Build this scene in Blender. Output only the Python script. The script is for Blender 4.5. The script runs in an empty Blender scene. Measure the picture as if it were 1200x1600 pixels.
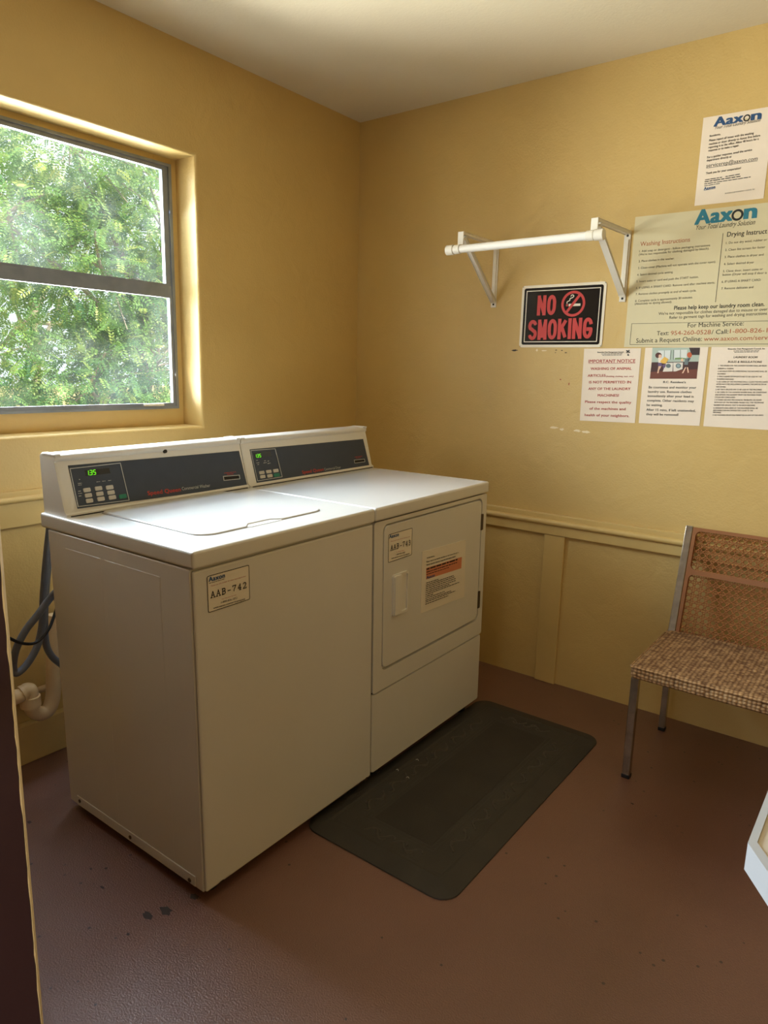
import bpy, bmesh, math, random
import numpy as np
from mathutils import Vector, Matrix

random.seed(4)
rng = np.random.default_rng(4)
SC = bpy.context.scene
COL = SC.collection

# ------------------------------------------------------------------ camera, sky, lights, exposure
F_PX = 1095.35                                   # focal length for a 1200 px wide frame
CAM = np.array([2.23883, -2.72114, 1.31203])
YAW, PITCH, ROLL = 2.21616, -0.19877, 0.02324
fw = np.array([math.cos(PITCH) * math.cos(YAW), math.cos(PITCH) * math.sin(YAW), math.sin(PITCH)])
r0 = np.array([math.sin(YAW), -math.cos(YAW), 0.0])
u0 = np.cross(r0, fw)
rt = math.cos(ROLL) * r0 + math.sin(ROLL) * u0
up = -math.sin(ROLL) * r0 + math.cos(ROLL) * u0
cd = bpy.data.cameras.new('camera')
cam = bpy.data.objects.new('camera', cd)
COL.objects.link(cam)
cam.matrix_world = Matrix(((rt[0], up[0], -fw[0], CAM[0]), (rt[1], up[1], -fw[1], CAM[1]),
                           (rt[2], up[2], -fw[2], CAM[2]), (0, 0, 0, 1)))
cd.sensor_fit = 'HORIZONTAL'
cd.sensor_width = 36.0
cd.lens = 36.0 * F_PX / 1200.0
cd.clip_start = 0.02
SC.camera = cam

world = bpy.data.worlds.new('sky')
SC.world = world
world.use_nodes = True
bg = world.node_tree.nodes['Background']
bg.inputs['Color'].default_value = (0.86, 0.93, 1.0, 1)
bg.inputs['Strength'].default_value = 1.6

def lamp(name, kind, energy, color, loc, direction, size=None, size_y=None, spread=180):
    d = bpy.data.lights.new(name, kind)
    d.energy = energy
    d.color = color
    if kind == 'AREA':
        d.shape = 'RECTANGLE'; d.size = size; d.size_y = size_y; d.spread = math.radians(spread)
    o = bpy.data.objects.new(name, d)
    COL.objects.link(o)
    o.location = loc
    o.rotation_euler = Vector(direction).to_track_quat('-Z', 'Y').to_euler()
    return o
sun = lamp('sun', 'SUN', 9.0, (1.0, 0.95, 0.85), (4, 3, 8), (-0.62, -0.22, -0.75))
sun.data.angle = math.radians(1.5)
lamp('window_daylight', 'AREA', 46, (0.80, 0.90, 1.0), (-0.205, -1.46, 1.60), (1, 0.0, 0.04), 0.98, 0.90, 128)
lamp('high_sky_daylight', 'AREA', 17, (0.56, 0.75, 1.0), (-0.204, -1.46, 1.80), (1, 0.0, -1.15), 0.98, 0.50, 115)
lamp('sunlit_ground_daylight', 'AREA', 26, (1.0, 0.94, 0.80), (-0.206, -1.46, 1.55), (1, 0.0, 0.35), 0.98, 0.80, 128)
lamp('doorway_daylight', 'AREA', 3.2, (0.80, 0.88, 1.0), (1.55, -3.25, 1.15), (0, 1, -0.05), 0.8, 1.9)
vs = SC.view_settings
vs.view_transform = 'Standard'
vs.look = 'None'
vs.exposure = 0.0
vs.gamma = 1.0
vs.use_curve_mapping = False

# ------------------------------------------------------------------ helpers
def srgb(r, g, b):
    f = lambda c: (c / 255 / 12.92) if c / 255 <= 0.04045 else ((c / 255 + 0.055) / 1.055) ** 2.4
    return (f(r), f(g), f(b), 1.0)

def mat(name, col, rough=0.5, metal=0.0, var=0.0, vscale=8.0, bump=0.0, bscale=60.0, spec=0.5, emit=0.0, coat=0.0):
    m = bpy.data.materials.new(name)
    m.use_nodes = True
    nt = m.node_tree
    b = nt.nodes['Principled BSDF']
    b.inputs['Base Color'].default_value = col
    b.inputs['Roughness'].default_value = rough
    b.inputs['Metallic'].default_value = metal
    b.inputs['Specular IOR Level'].default_value = spec
    b.inputs['Coat Weight'].default_value = coat
    b.inputs['Coat Roughness'].default_value = 0.08
    if emit:
        b.inputs['Emission Color'].default_value = col
        b.inputs['Emission Strength'].default_value = emit
    tc = nt.nodes.new('ShaderNodeTexCoord')
    if var:
        n = nt.nodes.new('ShaderNodeTexNoise'); n.inputs['Scale'].default_value = vscale
        n.inputs['Detail'].default_value = 5
        r = nt.nodes.new('ShaderNodeValToRGB')
        r.color_ramp.elements[0].position = 0.3; r.color_ramp.elements[1].position = 0.7
        r.color_ramp.elements[0].color = tuple(c * (1 - var) for c in col[:3]) + (1,)
        r.color_ramp.elements[1].color = tuple(min(1, c * (1 + var)) for c in col[:3]) + (1,)
        nt.links.new(tc.outputs['Object'], n.inputs['Vector'])
        nt.links.new(n.outputs['Fac'], r.inputs['Fac'])
        nt.links.new(r.outputs['Color'], b.inputs['Base Color'])
    if bump:
        n2 = nt.nodes.new('ShaderNodeTexNoise'); n2.inputs['Scale'].default_value = bscale
        n2.inputs['Detail'].default_value = 4
        bp = nt.nodes.new('ShaderNodeBump'); bp.inputs['Strength'].default_value = bump
        bp.inputs['Distance'].default_value = 0.004
        nt.links.new(tc.outputs['Object'], n2.inputs['Vector'])
        nt.links.new(n2.outputs['Fac'], bp.inputs['Height'])
        nt.links.new(bp.outputs['Normal'], b.inputs['Normal'])
    return m

I4 = Matrix.Identity(4)
WM = {}                                           # world matrix of every object built here

class MB:
    """collects shapes, builds ONE mesh object"""
    def __init__(s):
        s.bm = bmesh.new()
    def box(s, lo, hi, bev=0.0, seg=2):
        lo = Vector(lo); hi = Vector(hi)
        r = bmesh.ops.create_cube(s.bm, size=1.0)
        vsn = r['verts']
        for v in vsn:
            v.co = Vector((lo[i] + (v.co[i] + 0.5) * (hi[i] - lo[i]) for i in range(3)))
        if bev:
            es = list({e for v in vsn for e in v.link_edges})
            bmesh.ops.bevel(s.bm, geom=es, offset=bev, segments=seg, affect='EDGES', profile=0.5)
        return s
    def obox(s, a, b, w, h, upv=(0, 0, 1), bev=0.0):
        """bar from a to b, width w (sideways), height h (along upv)"""
        a = Vector(a); b = Vector(b); d = (b - a); L = d.length; d.normalize()
        side = d.cross(Vector(upv)).normalized(); u = side.cross(d)
        r = bmesh.ops.create_cube(s.bm, size=1.0); vsn = r['verts']
        mid = (a + b) / 2
        for v in vsn:
            c = v.co.copy(); v.co = mid + d * (c.x * L) + side * (c.y * w) + u * (c.z * h)
        if bev:
            es = list({e for v in vsn for e in v.link_edges})
            bmesh.ops.bevel(s.bm, geom=es, offset=bev, segments=2, affect='EDGES', profile=0.5)
        return s
    def poly(s, pts):
        s.bm.faces.new([s.bm.verts.new(p) for p in pts]); return s
    def loft(s, loops, cap0=True, cap1=True, closed=True):
        vl = [[s.bm.verts.new(p) for p in lp] for lp in loops]
        n = len(loops[0])
        for a, b in zip(vl, vl[1:]):
            for i in range(n if closed else n - 1):
                j = (i + 1) % n
                s.bm.faces.new((a[i], a[j], b[j], b[i]))
        if cap0: s.bm.faces.new(vl[0][::-1])
        if cap1: s.bm.faces.new(vl[-1])
        return s
    def tube(s, pts, r, n=10, caps=True, taper=None):
        pts = [Vector(p) for p in pts]
        loops = []; prev = None
        for i, p in enumerate(pts):
            t = (pts[min(i + 1, len(pts) - 1)] - pts[max(i - 1, 0)]).normalized()
            if prev is None:
                a = Vector((0, 0, 1)) if abs(t.z) < 0.9 else Vector((1, 0, 0))
                x = t.cross(a).normalized()
            else:
                x = (prev - t * prev.dot(t)).normalized()
            prev = x; y = t.cross(x)
            rr = r if taper is None else r * (1 + (taper - 1) * i / (len(pts) - 1))
            loops.append([p + (x * math.cos(k * 2 * math.pi / n) + y * math.sin(k * 2 * math.pi / n)) * rr for k in range(n)])
        return s.loft(loops, caps, caps)
    def raw(s, verts, faces):
        vv = [s.bm.verts.new(v) for v in verts]
        for f in faces:
            try: s.bm.faces.new([vv[i] for i in f])
            except ValueError: pass
        return s
    def build(s, name, m, parent=None, frame=None, smooth=False, flip=True):
        me = bpy.data.meshes.new(name)
        if flip: bmesh.ops.recalc_face_normals(s.bm, faces=s.bm.faces[:])
        T = I4
        if frame is not None: T = frame
        if parent is not None: T = WM[parent.name].inverted() @ T
        s.bm.transform(T)
        s.bm.to_mesh(me); s.bm.free()
        if m is not None: me.materials.append(m)
        if smooth:
            for p in me.polygons: p.use_smooth = True
            me.set_sharp_from_angle(angle=math.radians(50))
        o = bpy.data.objects.new(name, me)
        COL.objects.link(o)
        if smooth: o.modifiers.new('weighted_normals', 'WEIGHTED_NORMAL').keep_sharp = True
        if parent is not None: o.parent = parent
        WM[o.name] = WM[parent.name] if parent is not None else I4
        return o

def smoothpath(pts, k=6):
    P = [Vector(p) for p in pts]; P = [P[0] * 2 - P[1]] + P + [P[-1] * 2 - P[-2]]
    out = []
    for i in range(1, len(P) - 2):
        for j in range(k):
            t = j / k
            a, b, c, d = P[i - 1], P[i], P[i + 1], P[i + 2]
            out.append(0.5 * ((2 * b) + (c - a) * t + (2 * a - 5 * b + 4 * c - d) * t * t + (3 * b - a - 3 * c + d) * t ** 3))
    out.append(P[-2]); return out

def rrect(x0, y0, x1, y1, r, n=6):
    r = min(r, abs(x1 - x0) / 2, abs(y1 - y0) / 2)
    pts = []
    for cx, cy, a0 in ((x1 - r, y0 + r, -90), (x1 - r, y1 - r, 0), (x0 + r, y1 - r, 90), (x0 + r, y0 + r, 180)):
        for k in range(n + 1):
            a = math.radians(a0 + 90 * k / n)
            pts.append((cx + r * math.cos(a), cy + r * math.sin(a)))
    return pts

def tag(o, label=None, cat=None, group=None, kind=None):
    if label: o['label'] = label
    if cat: o['category'] = cat
    if group: o['group'] = group
    if kind: o['kind'] = kind
    return o

def thing(name, label, cat, M=None, group=None):
    o = bpy.data.objects.new(name, None)
    o.empty_display_size = 0.1
    COL.objects.link(o)
    M = M if M is not None else I4
    o.matrix_world = M
    WM[o.name] = M.copy()
    return tag(o, label, cat, group)

# pixel of the photograph -> point on a real plane of the room
def ray(px, py):
    return fw * F_PX + rt * (px - 600) - up * (py - 800)
class Plane:
    def __init__(s, o, ux, uy):
        s.o = np.array(o, float); s.ux = np.array(ux, float); s.uy = np.array(uy, float)
        s.ux /= np.linalg.norm(s.ux); s.uy /= np.linalg.norm(s.uy); s.n = np.cross(s.ux, s.uy)
    def px(s, px, py):
        d = ray(px, py); t = ((s.o - CAM) @ s.n) / (d @ s.n); p = CAM + d * t - s.o
        return np.array([p @ s.ux, p @ s.uy])
    def at(s, u, v, n=0.0):
        return Vector(s.o + s.ux * u + s.uy * v + s.n * n)
    def crop(s, scale, ox, oy):
        return lambda x, y: s.px(ox + x / scale, oy + y / scale)

_tc = {}
def glyphs(txt, bold):
    k = (txt, bold)
    if k not in _tc:
        cu = bpy.data.curves.new('t', 'FONT'); cu.body = txt; cu.size = 1.0; cu.resolution_u = 3
        cu.space_character = 1.0 + 1.8 * bold; cu.fill_mode = 'FRONT'
        ob = bpy.data.objects.new('t', cu)
        me = ob.to_mesh()
        V = np.array([v.co[:2] for v in me.vertices]) if len(me.vertices) else np.zeros((0, 2))
        Fc = [tuple(p.vertices) for p in me.polygons]
        ob.to_mesh_clear(); bpy.data.objects.remove(ob); bpy.data.curves.remove(cu)
        _tc[k] = (V, Fc)
    return _tc[k]
CAPH = glyphs('H', 0.0)[0][:, 1].max()

def put_text(mb, pl, txt, A, B, h, bold=0.0, shear=0.0, off=0.0012, underline=False):
    """lettering from A to B (plane coordinates of the baseline's ends), capital height h"""
    A = np.array(A); B = np.array(B); L = np.linalg.norm(B - A); d = (B - A) / L; nn = np.array([-d[1], d[0]])
    if txt[0] == '#':
        r = random.Random(txt); x = 0.0
        while x < L:
            w = min(h * r.uniform(1.2, 5.0), L - x)
            y0, y1 = 0.0, h * 0.62
            q = [A + d * x + nn * y0, A + d * (x + w) + nn * y0, A + d * (x + w) + nn * y1, A + d * x + nn * y1]
            mb.poly([pl.at(*c, off) for c in q]); x += w + h * 0.5
        return
    V, Fc = glyphs(txt, bold)
    b_ = bold * 0.9
    x0, x1 = V[:, 0].min(), V[:, 0].max()
    sx = L / (x1 - x0); sy = h / CAPH
    for k, (ex, ey) in enumerate(((-b_, -b_ * .5), (b_, -b_ * .5), (b_, b_ * .5), (-b_, b_ * .5)) if bold else ((0, 0),)):   # heavier print: strokes laid side by side
        P = [A + d * ((v[0] - x0 + ex) * sx + shear * v[1] * sy) + nn * ((v[1] + ey) * sy) for v in V]
        mb.raw([pl.at(*c, off + 2e-5 * k) for c in P], Fc)
    if underline:
        q = [A - nn * h * 0.22, B - nn * h * 0.22, B - nn * h * 0.12, A - nn * h * 0.12]
        mb.poly([pl.at(*c, off) for c in q])

SL = {'N': [[(0, 0), (0, 1), (1, 0), (1, 1)]], 'M': [[(0, 0), (0, 1), (.5, .12), (1, 1), (1, 0)]], 'K': [[(0, 0), (0, 1)], [(1, 1), (.05, .38)], [(.38, .62), (1, 0)]], 'I': [[(.5, 0), (.5, 1)]],
      'A': [[(0, 0), (.5, 1), (1, 0)], [(.2, .36), (.8, .36)], [(-.16, 0), (.24, 0)], [(.76, 0), (1.16, 0)]], 'B': [[(.0, 0), (.62, 0), (.92, .12), (1, .27), (.9, .45), (.6, .53), (.15, .53)], [(.6, .53), (.84, .62), (.9, .78), (.82, .93), (.6, 1), (.0, 1)], [(.16, 0), (.16, 1)]],
      '-': [[(.12, .40), (.88, .40)]], '7': [[(0, .84), (0, 1), (1, 1), (.7, .62), (.42, .3), (.36, 0)]], '4': [[(.72, 0), (.72, 1), (.02, .32), (1.02, .32)], [(.5, 0), (.95, 0)]],
      '2': [[(.04, .72), (.12, .9), (.38, 1), (.68, .98), (.9, .84), (.92, .66), (.7, .42), (.3, .2), (.02, 0), (1, 0), (1, .14)]], '3': [[(.05, .84), (.25, .98), (.55, 1), (.82, .92), (.88, .74), (.76, .58), (.45, .53), (.8, .48), (.96, .3), (.88, .1), (.58, 0), (.25, .02), (.02, .16)]]}
_arc = lambda cx, cy, rx, ry, a0, a1, k=10: [(cx + rx * math.cos(math.radians(a0 + (a1 - a0) * i / k)), cy + ry * math.sin(math.radians(a0 + (a1 - a0) * i / k))) for i in range(k + 1)]
SL['O'] = [_arc(.5, .62, .5, .38, 0, 180) + _arc(.5, .38, .5, .38, 180, 360) + [(1, .62)]]
SL['S'] = [_arc(.5, .745, .5, .255, 15, 215, 12) + [(.34, .555), (.68, .44)] + _arc(.5, .255, .5, .255, 35, -165, 12)]
SL['G'] = [_arc(.5, .66, .5, .34, 10, 180) + _arc(.5, .34, .5, .34, 180, 360) + [(1, .44), (.58, .44)]]
def stroke_text(mb, pl, txt, A, B, h, t, gap=0.3, off=0.0012, narrow='I', round_=True):
    A = np.array(A); B = np.array(B); L = np.linalg.norm(B - A); d = (B - A) / L; nn = np.array([-d[1], d[0]])
    adv = [(0.0 if c in narrow else 1.0) for c in txt]
    n = len(txt); w = (L - t * n - t * gap * (n - 1)) / sum(adv)      # centreline width of a full letter
    x = 0.0; lay = [0]
    def face(vs_):
        lay[0] += 1; o_ = off + 1.2e-5 * lay[0]
        pts_ = [pl.at(*v, o_) for v in vs_]
        if (pts_[1] - pts_[0]).cross(pts_[2] - pts_[1]).dot(Vector(pl.n)) < 0: pts_ = pts_[::-1]
        mb.poly(pts_)
    for c, a in zip(txt, adv):
        ww = w * a
        for pl_ in SL[c]:
            P = [A + d * (x + t / 2 + (px_ if a else .0) * ww) + nn * (t / 2 + py_ * (h - t)) for px_, py_ in pl_]
            for i, (p, q) in enumerate(zip(P, P[1:])):
                e = q - p; l = np.linalg.norm(e)
                if l < 1e-7: continue
                e /= l; s_ = np.array([-e[1], e[0]]) * t / 2
                straight = abs(e @ d) < .02 or abs(e @ d) > .98
                p0 = p - e * t / 2 if (i == 0 and straight) else p; q0 = q + e * t / 2 if (i == len(P) - 2 and straight) else q
                face((p0 - s_, q0 - s_, q0 + s_, p0 + s_))
            for p in P[1:-1]:
                if len(P) > 6 or c in '7': q4 = [p + np.array([math.cos(k * math.pi / 5), math.sin(k * math.pi / 5)]) * t / 2 for k in range(10)]
                else: q4 = [p - d * t / 2 - nn * t / 2, p + d * t / 2 - nn * t / 2, p + d * t / 2 + nn * t / 2, p - d * t / 2 + nn * t / 2]
                face(q4)
        x += ww + t * (1 + gap)

def lettering(name, m, parent, pl, cv, items, off=0.0012):
    """items: (text, (x0,y0), (x1,y1), cap height, options) in the pixels of one crop of the photograph"""
    mb = MB()
    for it in items:
        t, a, b, h = it[:4]; op = it[4] if len(it) > 4 else {}
        A = cv(*a); B = cv(*b); H = cv(a[0], a[1] - h)
        put_text(mb, pl, t, A, B, abs(H[1] - A[1]), off=off, **op)
    o = mb.build(name, m, parent, flip=False)
    if name in ('panel_lettering', 'printed_text', 'slot_lettering', 'red_text'): o['kind'] = 'stuff'      # print too fine to pick apart
    return o

def prism(mb, pl, pts, n0, n1, bev=0.0):
    """polygon in plane coordinates extruded along the plane's normal from n0 to n1"""
    c = np.mean(np.array(pts), 0)
    loops = [[pl.at(*p, n0) for p in pts]]
    if bev:
        loops.append([pl.at(*p, n1 - bev) for p in pts])
        sh = []
        for p in pts:
            q = np.array(p) - c; L = np.linalg.norm(q); sh.append(c + q * (1 - bev / max(L, 1e-6)))
        loops.append([pl.at(*p, n1) for p in sh])
    else:
        loops.append([pl.at(*p, n1) for p in pts])
    mb.loft(loops)

def ring(mb, pl, outer, inner, n0, n1):
    """frame between two outlines with the same number of points"""
    lo = [[pl.at(*p, n0) for p in outer], [pl.at(*p, n1) for p in outer], [pl.at(*p, n1) for p in inner], [pl.at(*p, n0) for p in inner]]
    vl = [[mb.bm.verts.new(p) for p in l] for l in lo]
    n = len(outer)
    for k in range(4):
        a, b = vl[k], vl[(k + 1) % 4]
        for i in range(n):
            j = (i + 1) % n
            mb.bm.faces.new((a[i], a[j], b[j], b[i]))

def disc(mb, pl, c, r, n0, n1, k=16):
    pts = [(c[0] + r * math.cos(2 * math.pi * i / k), c[1] + r * math.sin(2 * math.pi * i / k)) for i in range(k)]
    prism(mb, pl, pts, n0, n1)

def blob_pts(c, rx, ry, seed, k=14):
    r = random.Random(seed)
    return [(c[0] + rx * r.uniform(0.55, 1.1) * math.cos(2 * math.pi * i / k), c[1] + ry * r.uniform(0.55, 1.1) * math.sin(2 * math.pi * i / k)) for i in range(k)]

# ------------------------------------------------------------------ materials
M_wall = mat('yellow_wall_paint', srgb(208, 176, 109), 0.5, var=0.05, vscale=2.5, bump=0.25, bscale=140)
def add_relief(m, scale, strength, dist):
    nt = m.node_tree; b = nt.nodes['Principled BSDF']
    tc = nt.nodes.new('ShaderNodeTexCoord'); n = nt.nodes.new('ShaderNodeTexNoise'); bp = nt.nodes.new('ShaderNodeBump')
    n.inputs['Scale'].default_value = scale; n.inputs['Detail'].default_value = 3; n.inputs['Distortion'].default_value = 0.6
    bp.inputs['Strength'].default_value = strength; bp.inputs['Distance'].default_value = dist
    old = b.inputs['Normal'].links[0].from_socket
    nt.links.new(tc.outputs['Object'], n.inputs['Vector']); nt.links.new(n.outputs['Fac'], bp.inputs['Height'])
    nt.links.new(old, bp.inputs['Normal']); nt.links.new(bp.outputs['Normal'], b.inputs['Normal'])
add_relief(M_wall, 9, 0.35, 0.012)
M_trim = mat('yellow_trim_paint', srgb(209, 178, 112), 0.42, var=0.05, vscale=5, bump=0.1, bscale=60)
M_ceil = mat('cream_ceiling_paint', srgb(224, 212, 184), 0.6, var=0.03, vscale=2, bump=0.15, bscale=120)
M_enamel = mat('off_white_enamel', srgb(213, 209, 202), 0.26, var=0.02, vscale=3, bump=0.03, bscale=400, coat=0.3)
M_console = mat('cream_console_plastic', srgb(220, 215, 206), 0.38)
M_dark = mat('black_gap', srgb(24, 20, 17), 0.7)
M_gap_shade = mat('grey_gap_shade', srgb(120, 116, 110), 0.6)  # grey that stands for the shadow line around the lid
M_plate = mat('slate_blue_faceplate', srgb(54, 64, 80), 0.42, var=0.05, vscale=30)
M_platel = mat('faceplate_line', srgb(190, 192, 190), 0.5)
M_white = mat('white_painted_steel', srgb(226, 219, 204), 0.35)
M_rod = mat('white_plastic_rod', srgb(228, 223, 214), 0.3)
M_black = mat('black_print', srgb(30, 27, 24), 0.6)
M_red = mat('red_print', srgb(196, 44, 34), 0.5)
M_brand = mat('muted_red_print', srgb(182, 62, 54), 0.5)
M_dred = mat('dark_red_print', srgb(176, 58, 50), 0.6)
M_rust = mat('rust_print', srgb(176, 92, 56), 0.6)
M_teal = mat('teal_print', srgb(34, 118, 138), 0.5)
M_blue = mat('navy_print', srgb(38, 78, 122), 0.5)
M_orange = mat('orange_highlight', srgb(206, 128, 92), 0.6)
M_paper = mat('white_paper', srgb(240, 224, 204), 0.7, var=0.02, vscale=12)
M_poster = mat('pale_poster_board', srgb(214, 202, 164), 0.45, var=0.03, vscale=4)
M_laminate = mat('laminated_paper', srgb(226, 216, 200), 0.35)
M_sticker = mat('sticker_film', srgb(228, 219, 204), 0.4)
M_signw = mat('sign_white', srgb(236, 226, 206), 0.35)
M_signb = mat('sign_black', srgb(34, 29, 26), 0.2, spec=0.35)
M_button = mat('grey_button', srgb(196, 190, 180), 0.4)
M_green = mat('green_button', srgb(40, 128, 104), 0.4)
M_led = mat('green_digits', srgb(120, 255, 40), 0.4, emit=0.5)
M_lcd = mat('display_window', srgb(52, 56, 60), 0.15)
M_alu = mat('aged_aluminium', srgb(128, 132, 138), 0.5, metal=0.25, var=0.12, vscale=20)
M_chrome = mat('worn_chrome', srgb(178, 170, 156), 0.24, metal=0.95, var=0.2, vscale=30)
M_brown = mat('caramel_plastic', srgb(146, 92, 48), 0.4, var=0.08, vscale=20)
M_cane = mat('cane_strand', srgb(168, 112, 68), 0.5, var=0.15, vscale=80)
M_rubber = mat('dark_grey_rubber', srgb(56, 51, 45), 0.7, var=0.12, vscale=10, bump=0.3, bscale=220)
M_rubberc = mat('worn_middle_rubber', srgb(50, 45, 39), 0.75, var=0.16, vscale=7, bump=0.3, bscale=220)
M_rubber2 = mat('rubber_relief', srgb(70, 64, 56), 0.65, var=0.12, vscale=16)
M_hose = mat('grey_hose', srgb(104, 107, 114), 0.45, var=0.1, vscale=40)
M_tie = mat('black_plastic', srgb(22, 22, 24), 0.4)
M_pvc = mat('cream_painted_pvc', srgb(222, 194, 150), 0.45, var=0.08, vscale=12)
M_door = mat('maroon_door_paint', srgb(56, 33, 35), 0.4, var=0.08, vscale=6, bump=0.1)
M_dooredge = mat('cream_edge_paint', srgb(226, 200, 148), 0.5, var=0.1, vscale=20, bump=0.3, bscale=40)
M_screw = mat('rusty_screw', srgb(74, 58, 44), 0.5, metal=0.4)
M_tablew = mat('white_edge_trim', srgb(186, 190, 196), 0.35)
M_tabletop = mat('beige_laminate', srgb(214, 204, 188), 0.4, var=0.03, vscale=20)
M_chip = mat('bare_plaster', srgb(240, 222, 184), 0.8)
M_grey = mat('grey_stain', srgb(62, 56, 56), 0.6)
M_bark = mat('pale_bark', srgb(150, 138, 118), 0.8, var=0.2, vscale=12, bump=0.4, bscale=30)
M_grass = mat('dry_grass_ground', srgb(176, 158, 96), 0.9, var=0.25, vscale=1.5, bump=0.4, bscale=12)

def floor_material():
    m = mat('red_brown_floor_paint', srgb(128, 86, 70), 0.35, spec=0.9)
    nt = m.node_tree; b = nt.nodes['Principled BSDF']; N = nt.nodes.new; L = nt.links.new
    tc = N('ShaderNodeTexCoord')
    n = N('ShaderNodeTexNoise'); n.inputs['Scale'].default_value = 1.7; n.inputs['Detail'].default_value = 6
    r = N('ShaderNodeValToRGB'); r.color_ramp.elements[0].position = 0.3; r.color_ramp.elements[1].position = 0.72
    r.color_ramp.elements[0].color = srgb(108, 74, 61); r.color_ramp.elements[1].color = srgb(126, 88, 74)
    sp = N('ShaderNodeTexVoronoi'); sp.inputs['Scale'].default_value = 26; sp.feature = 'F1'
    spn = N('ShaderNodeTexNoise'); spn.inputs['Scale'].default_value = 7
    lt = N('ShaderNodeMath'); lt.operation = 'LESS_THAN'; lt.inputs[1].default_value = 0.10
    gt = N('ShaderNodeMath'); gt.operation = 'GREATER_THAN'; gt.inputs[1].default_value = 0.52
    mu = N('ShaderNodeMath'); mu.operation = 'MULTIPLY'
    mx = N('ShaderNodeMix'); mx.data_type = 'RGBA'
    mx.inputs['B'].default_value = srgb(62, 42, 36)
    for k in (n, sp, spn): L(tc.outputs['Object'], k.inputs['Vector'])
    L(n.outputs['Fac'], r.inputs['Fac']); L(sp.outputs['Distance'], lt.inputs[0]); L(spn.outputs['Fac'], gt.inputs[0])
    L(lt.outputs[0], mu.inputs[0]); L(gt.outputs[0], mu.inputs[1])
    L(mu.outputs[0], mx.inputs['Factor']); L(r.outputs['Color'], mx.inputs['A']); L(mx.outputs['Result'], b.inputs['Base Color'])
    b1 = N('ShaderNodeTexNoise'); b1.inputs['Scale'].default_value = 260; b1.inputs['Detail'].default_value = 3
    b2 = N('ShaderNodeTexNoise'); b2.inputs['Scale'].default_value = 9; b2.inputs['Detail'].default_value = 6
    ad = N('ShaderNodeMath'); ad.operation = 'MULTIPLY_ADD'; ad.inputs[1].default_value = 0.7
    bp = N('ShaderNodeBump'); bp.inputs['Strength'].default_value = 0.38; bp.inputs['Distance'].default_value = 0.004
    for k in (b1, b2): L(tc.outputs['Object'], k.inputs['Vector'])
    L(b2.outputs['Fac'], ad.inputs[0]); L(b1.outputs['Fac'], ad.inputs[2]); L(ad.outputs[0], bp.inputs['Height'])
    L(bp.outputs['Normal'], b.inputs['Normal'])
    return m
M_floor = floor_material()

def tweed_material():
    m = mat('brown_tweed_upholstery', srgb(160, 130, 100), 0.9)
    nt = m.node_tree; b = nt.nodes['Principled BSDF']; N = nt.nodes.new; L = nt.links.new
    tc = N('ShaderNodeTexCoord')
    mp = N('ShaderNodeMapping'); mp.inputs['Scale'].default_value = (1.0, 1.25, 1.1)
    v = N('ShaderNodeTexVoronoi'); v.inputs['Scale'].default_value = 78; v.inputs['Randomness'].default_value = 0.3
    n = N('ShaderNodeTexNoise'); n.inputs['Scale'].default_value = 18; n.inputs['Detail'].default_value = 4
    w = N('ShaderNodeTexWave'); w.bands_direction = 'X'; w.inputs['Scale'].default_value = 14; w.inputs['Distortion'].default_value = 3
    a = N('ShaderNodeMath'); a.operation = 'MULTIPLY_ADD'; a.inputs[1].default_value = 0.9
    r = N('ShaderNodeValToRGB')
    e = r.color_ramp.elements
    e[0].position = 0.25; e[0].color = srgb(236, 202, 154); e[1].position = 0.95; e[1].color = srgb(112, 78, 48)
    x = e.new(0.55); x.color = srgb(204, 164, 116)
    L(tc.outputs['Object'], mp.inputs['Vector'])
    for k in (v, n, w): L(mp.outputs['Vector'], k.inputs['Vector'])
    s = N('ShaderNodeMath'); s.operation = 'MULTIPLY_ADD'; s.inputs[1].default_value = 0.14
    L(v.outputs['Distance'], a.inputs[0]); L(n.outputs['Fac'], s.inputs[2]); L(w.outputs['Fac'], s.inputs[0])
    h = N('ShaderNodeMath'); h.operation = 'MULTIPLY'; h.inputs[1].default_value = 0.55
    L(s.outputs[0], h.inputs[0]); L(h.outputs[0], a.inputs[2]); L(a.outputs[0], r.inputs['Fac'])
    L(r.outputs['Color'], b.inputs['Base Color'])
    bp = N('ShaderNodeBump'); bp.inputs['Strength'].default_value = 0.9; bp.inputs['Distance'].default_value = 0.006; bp.invert = True
    L(v.outputs['Distance'], bp.inputs['Height']); L(bp.outputs['Normal'], b.inputs['Normal'])
    return m
M_tweed = tweed_material()

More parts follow.
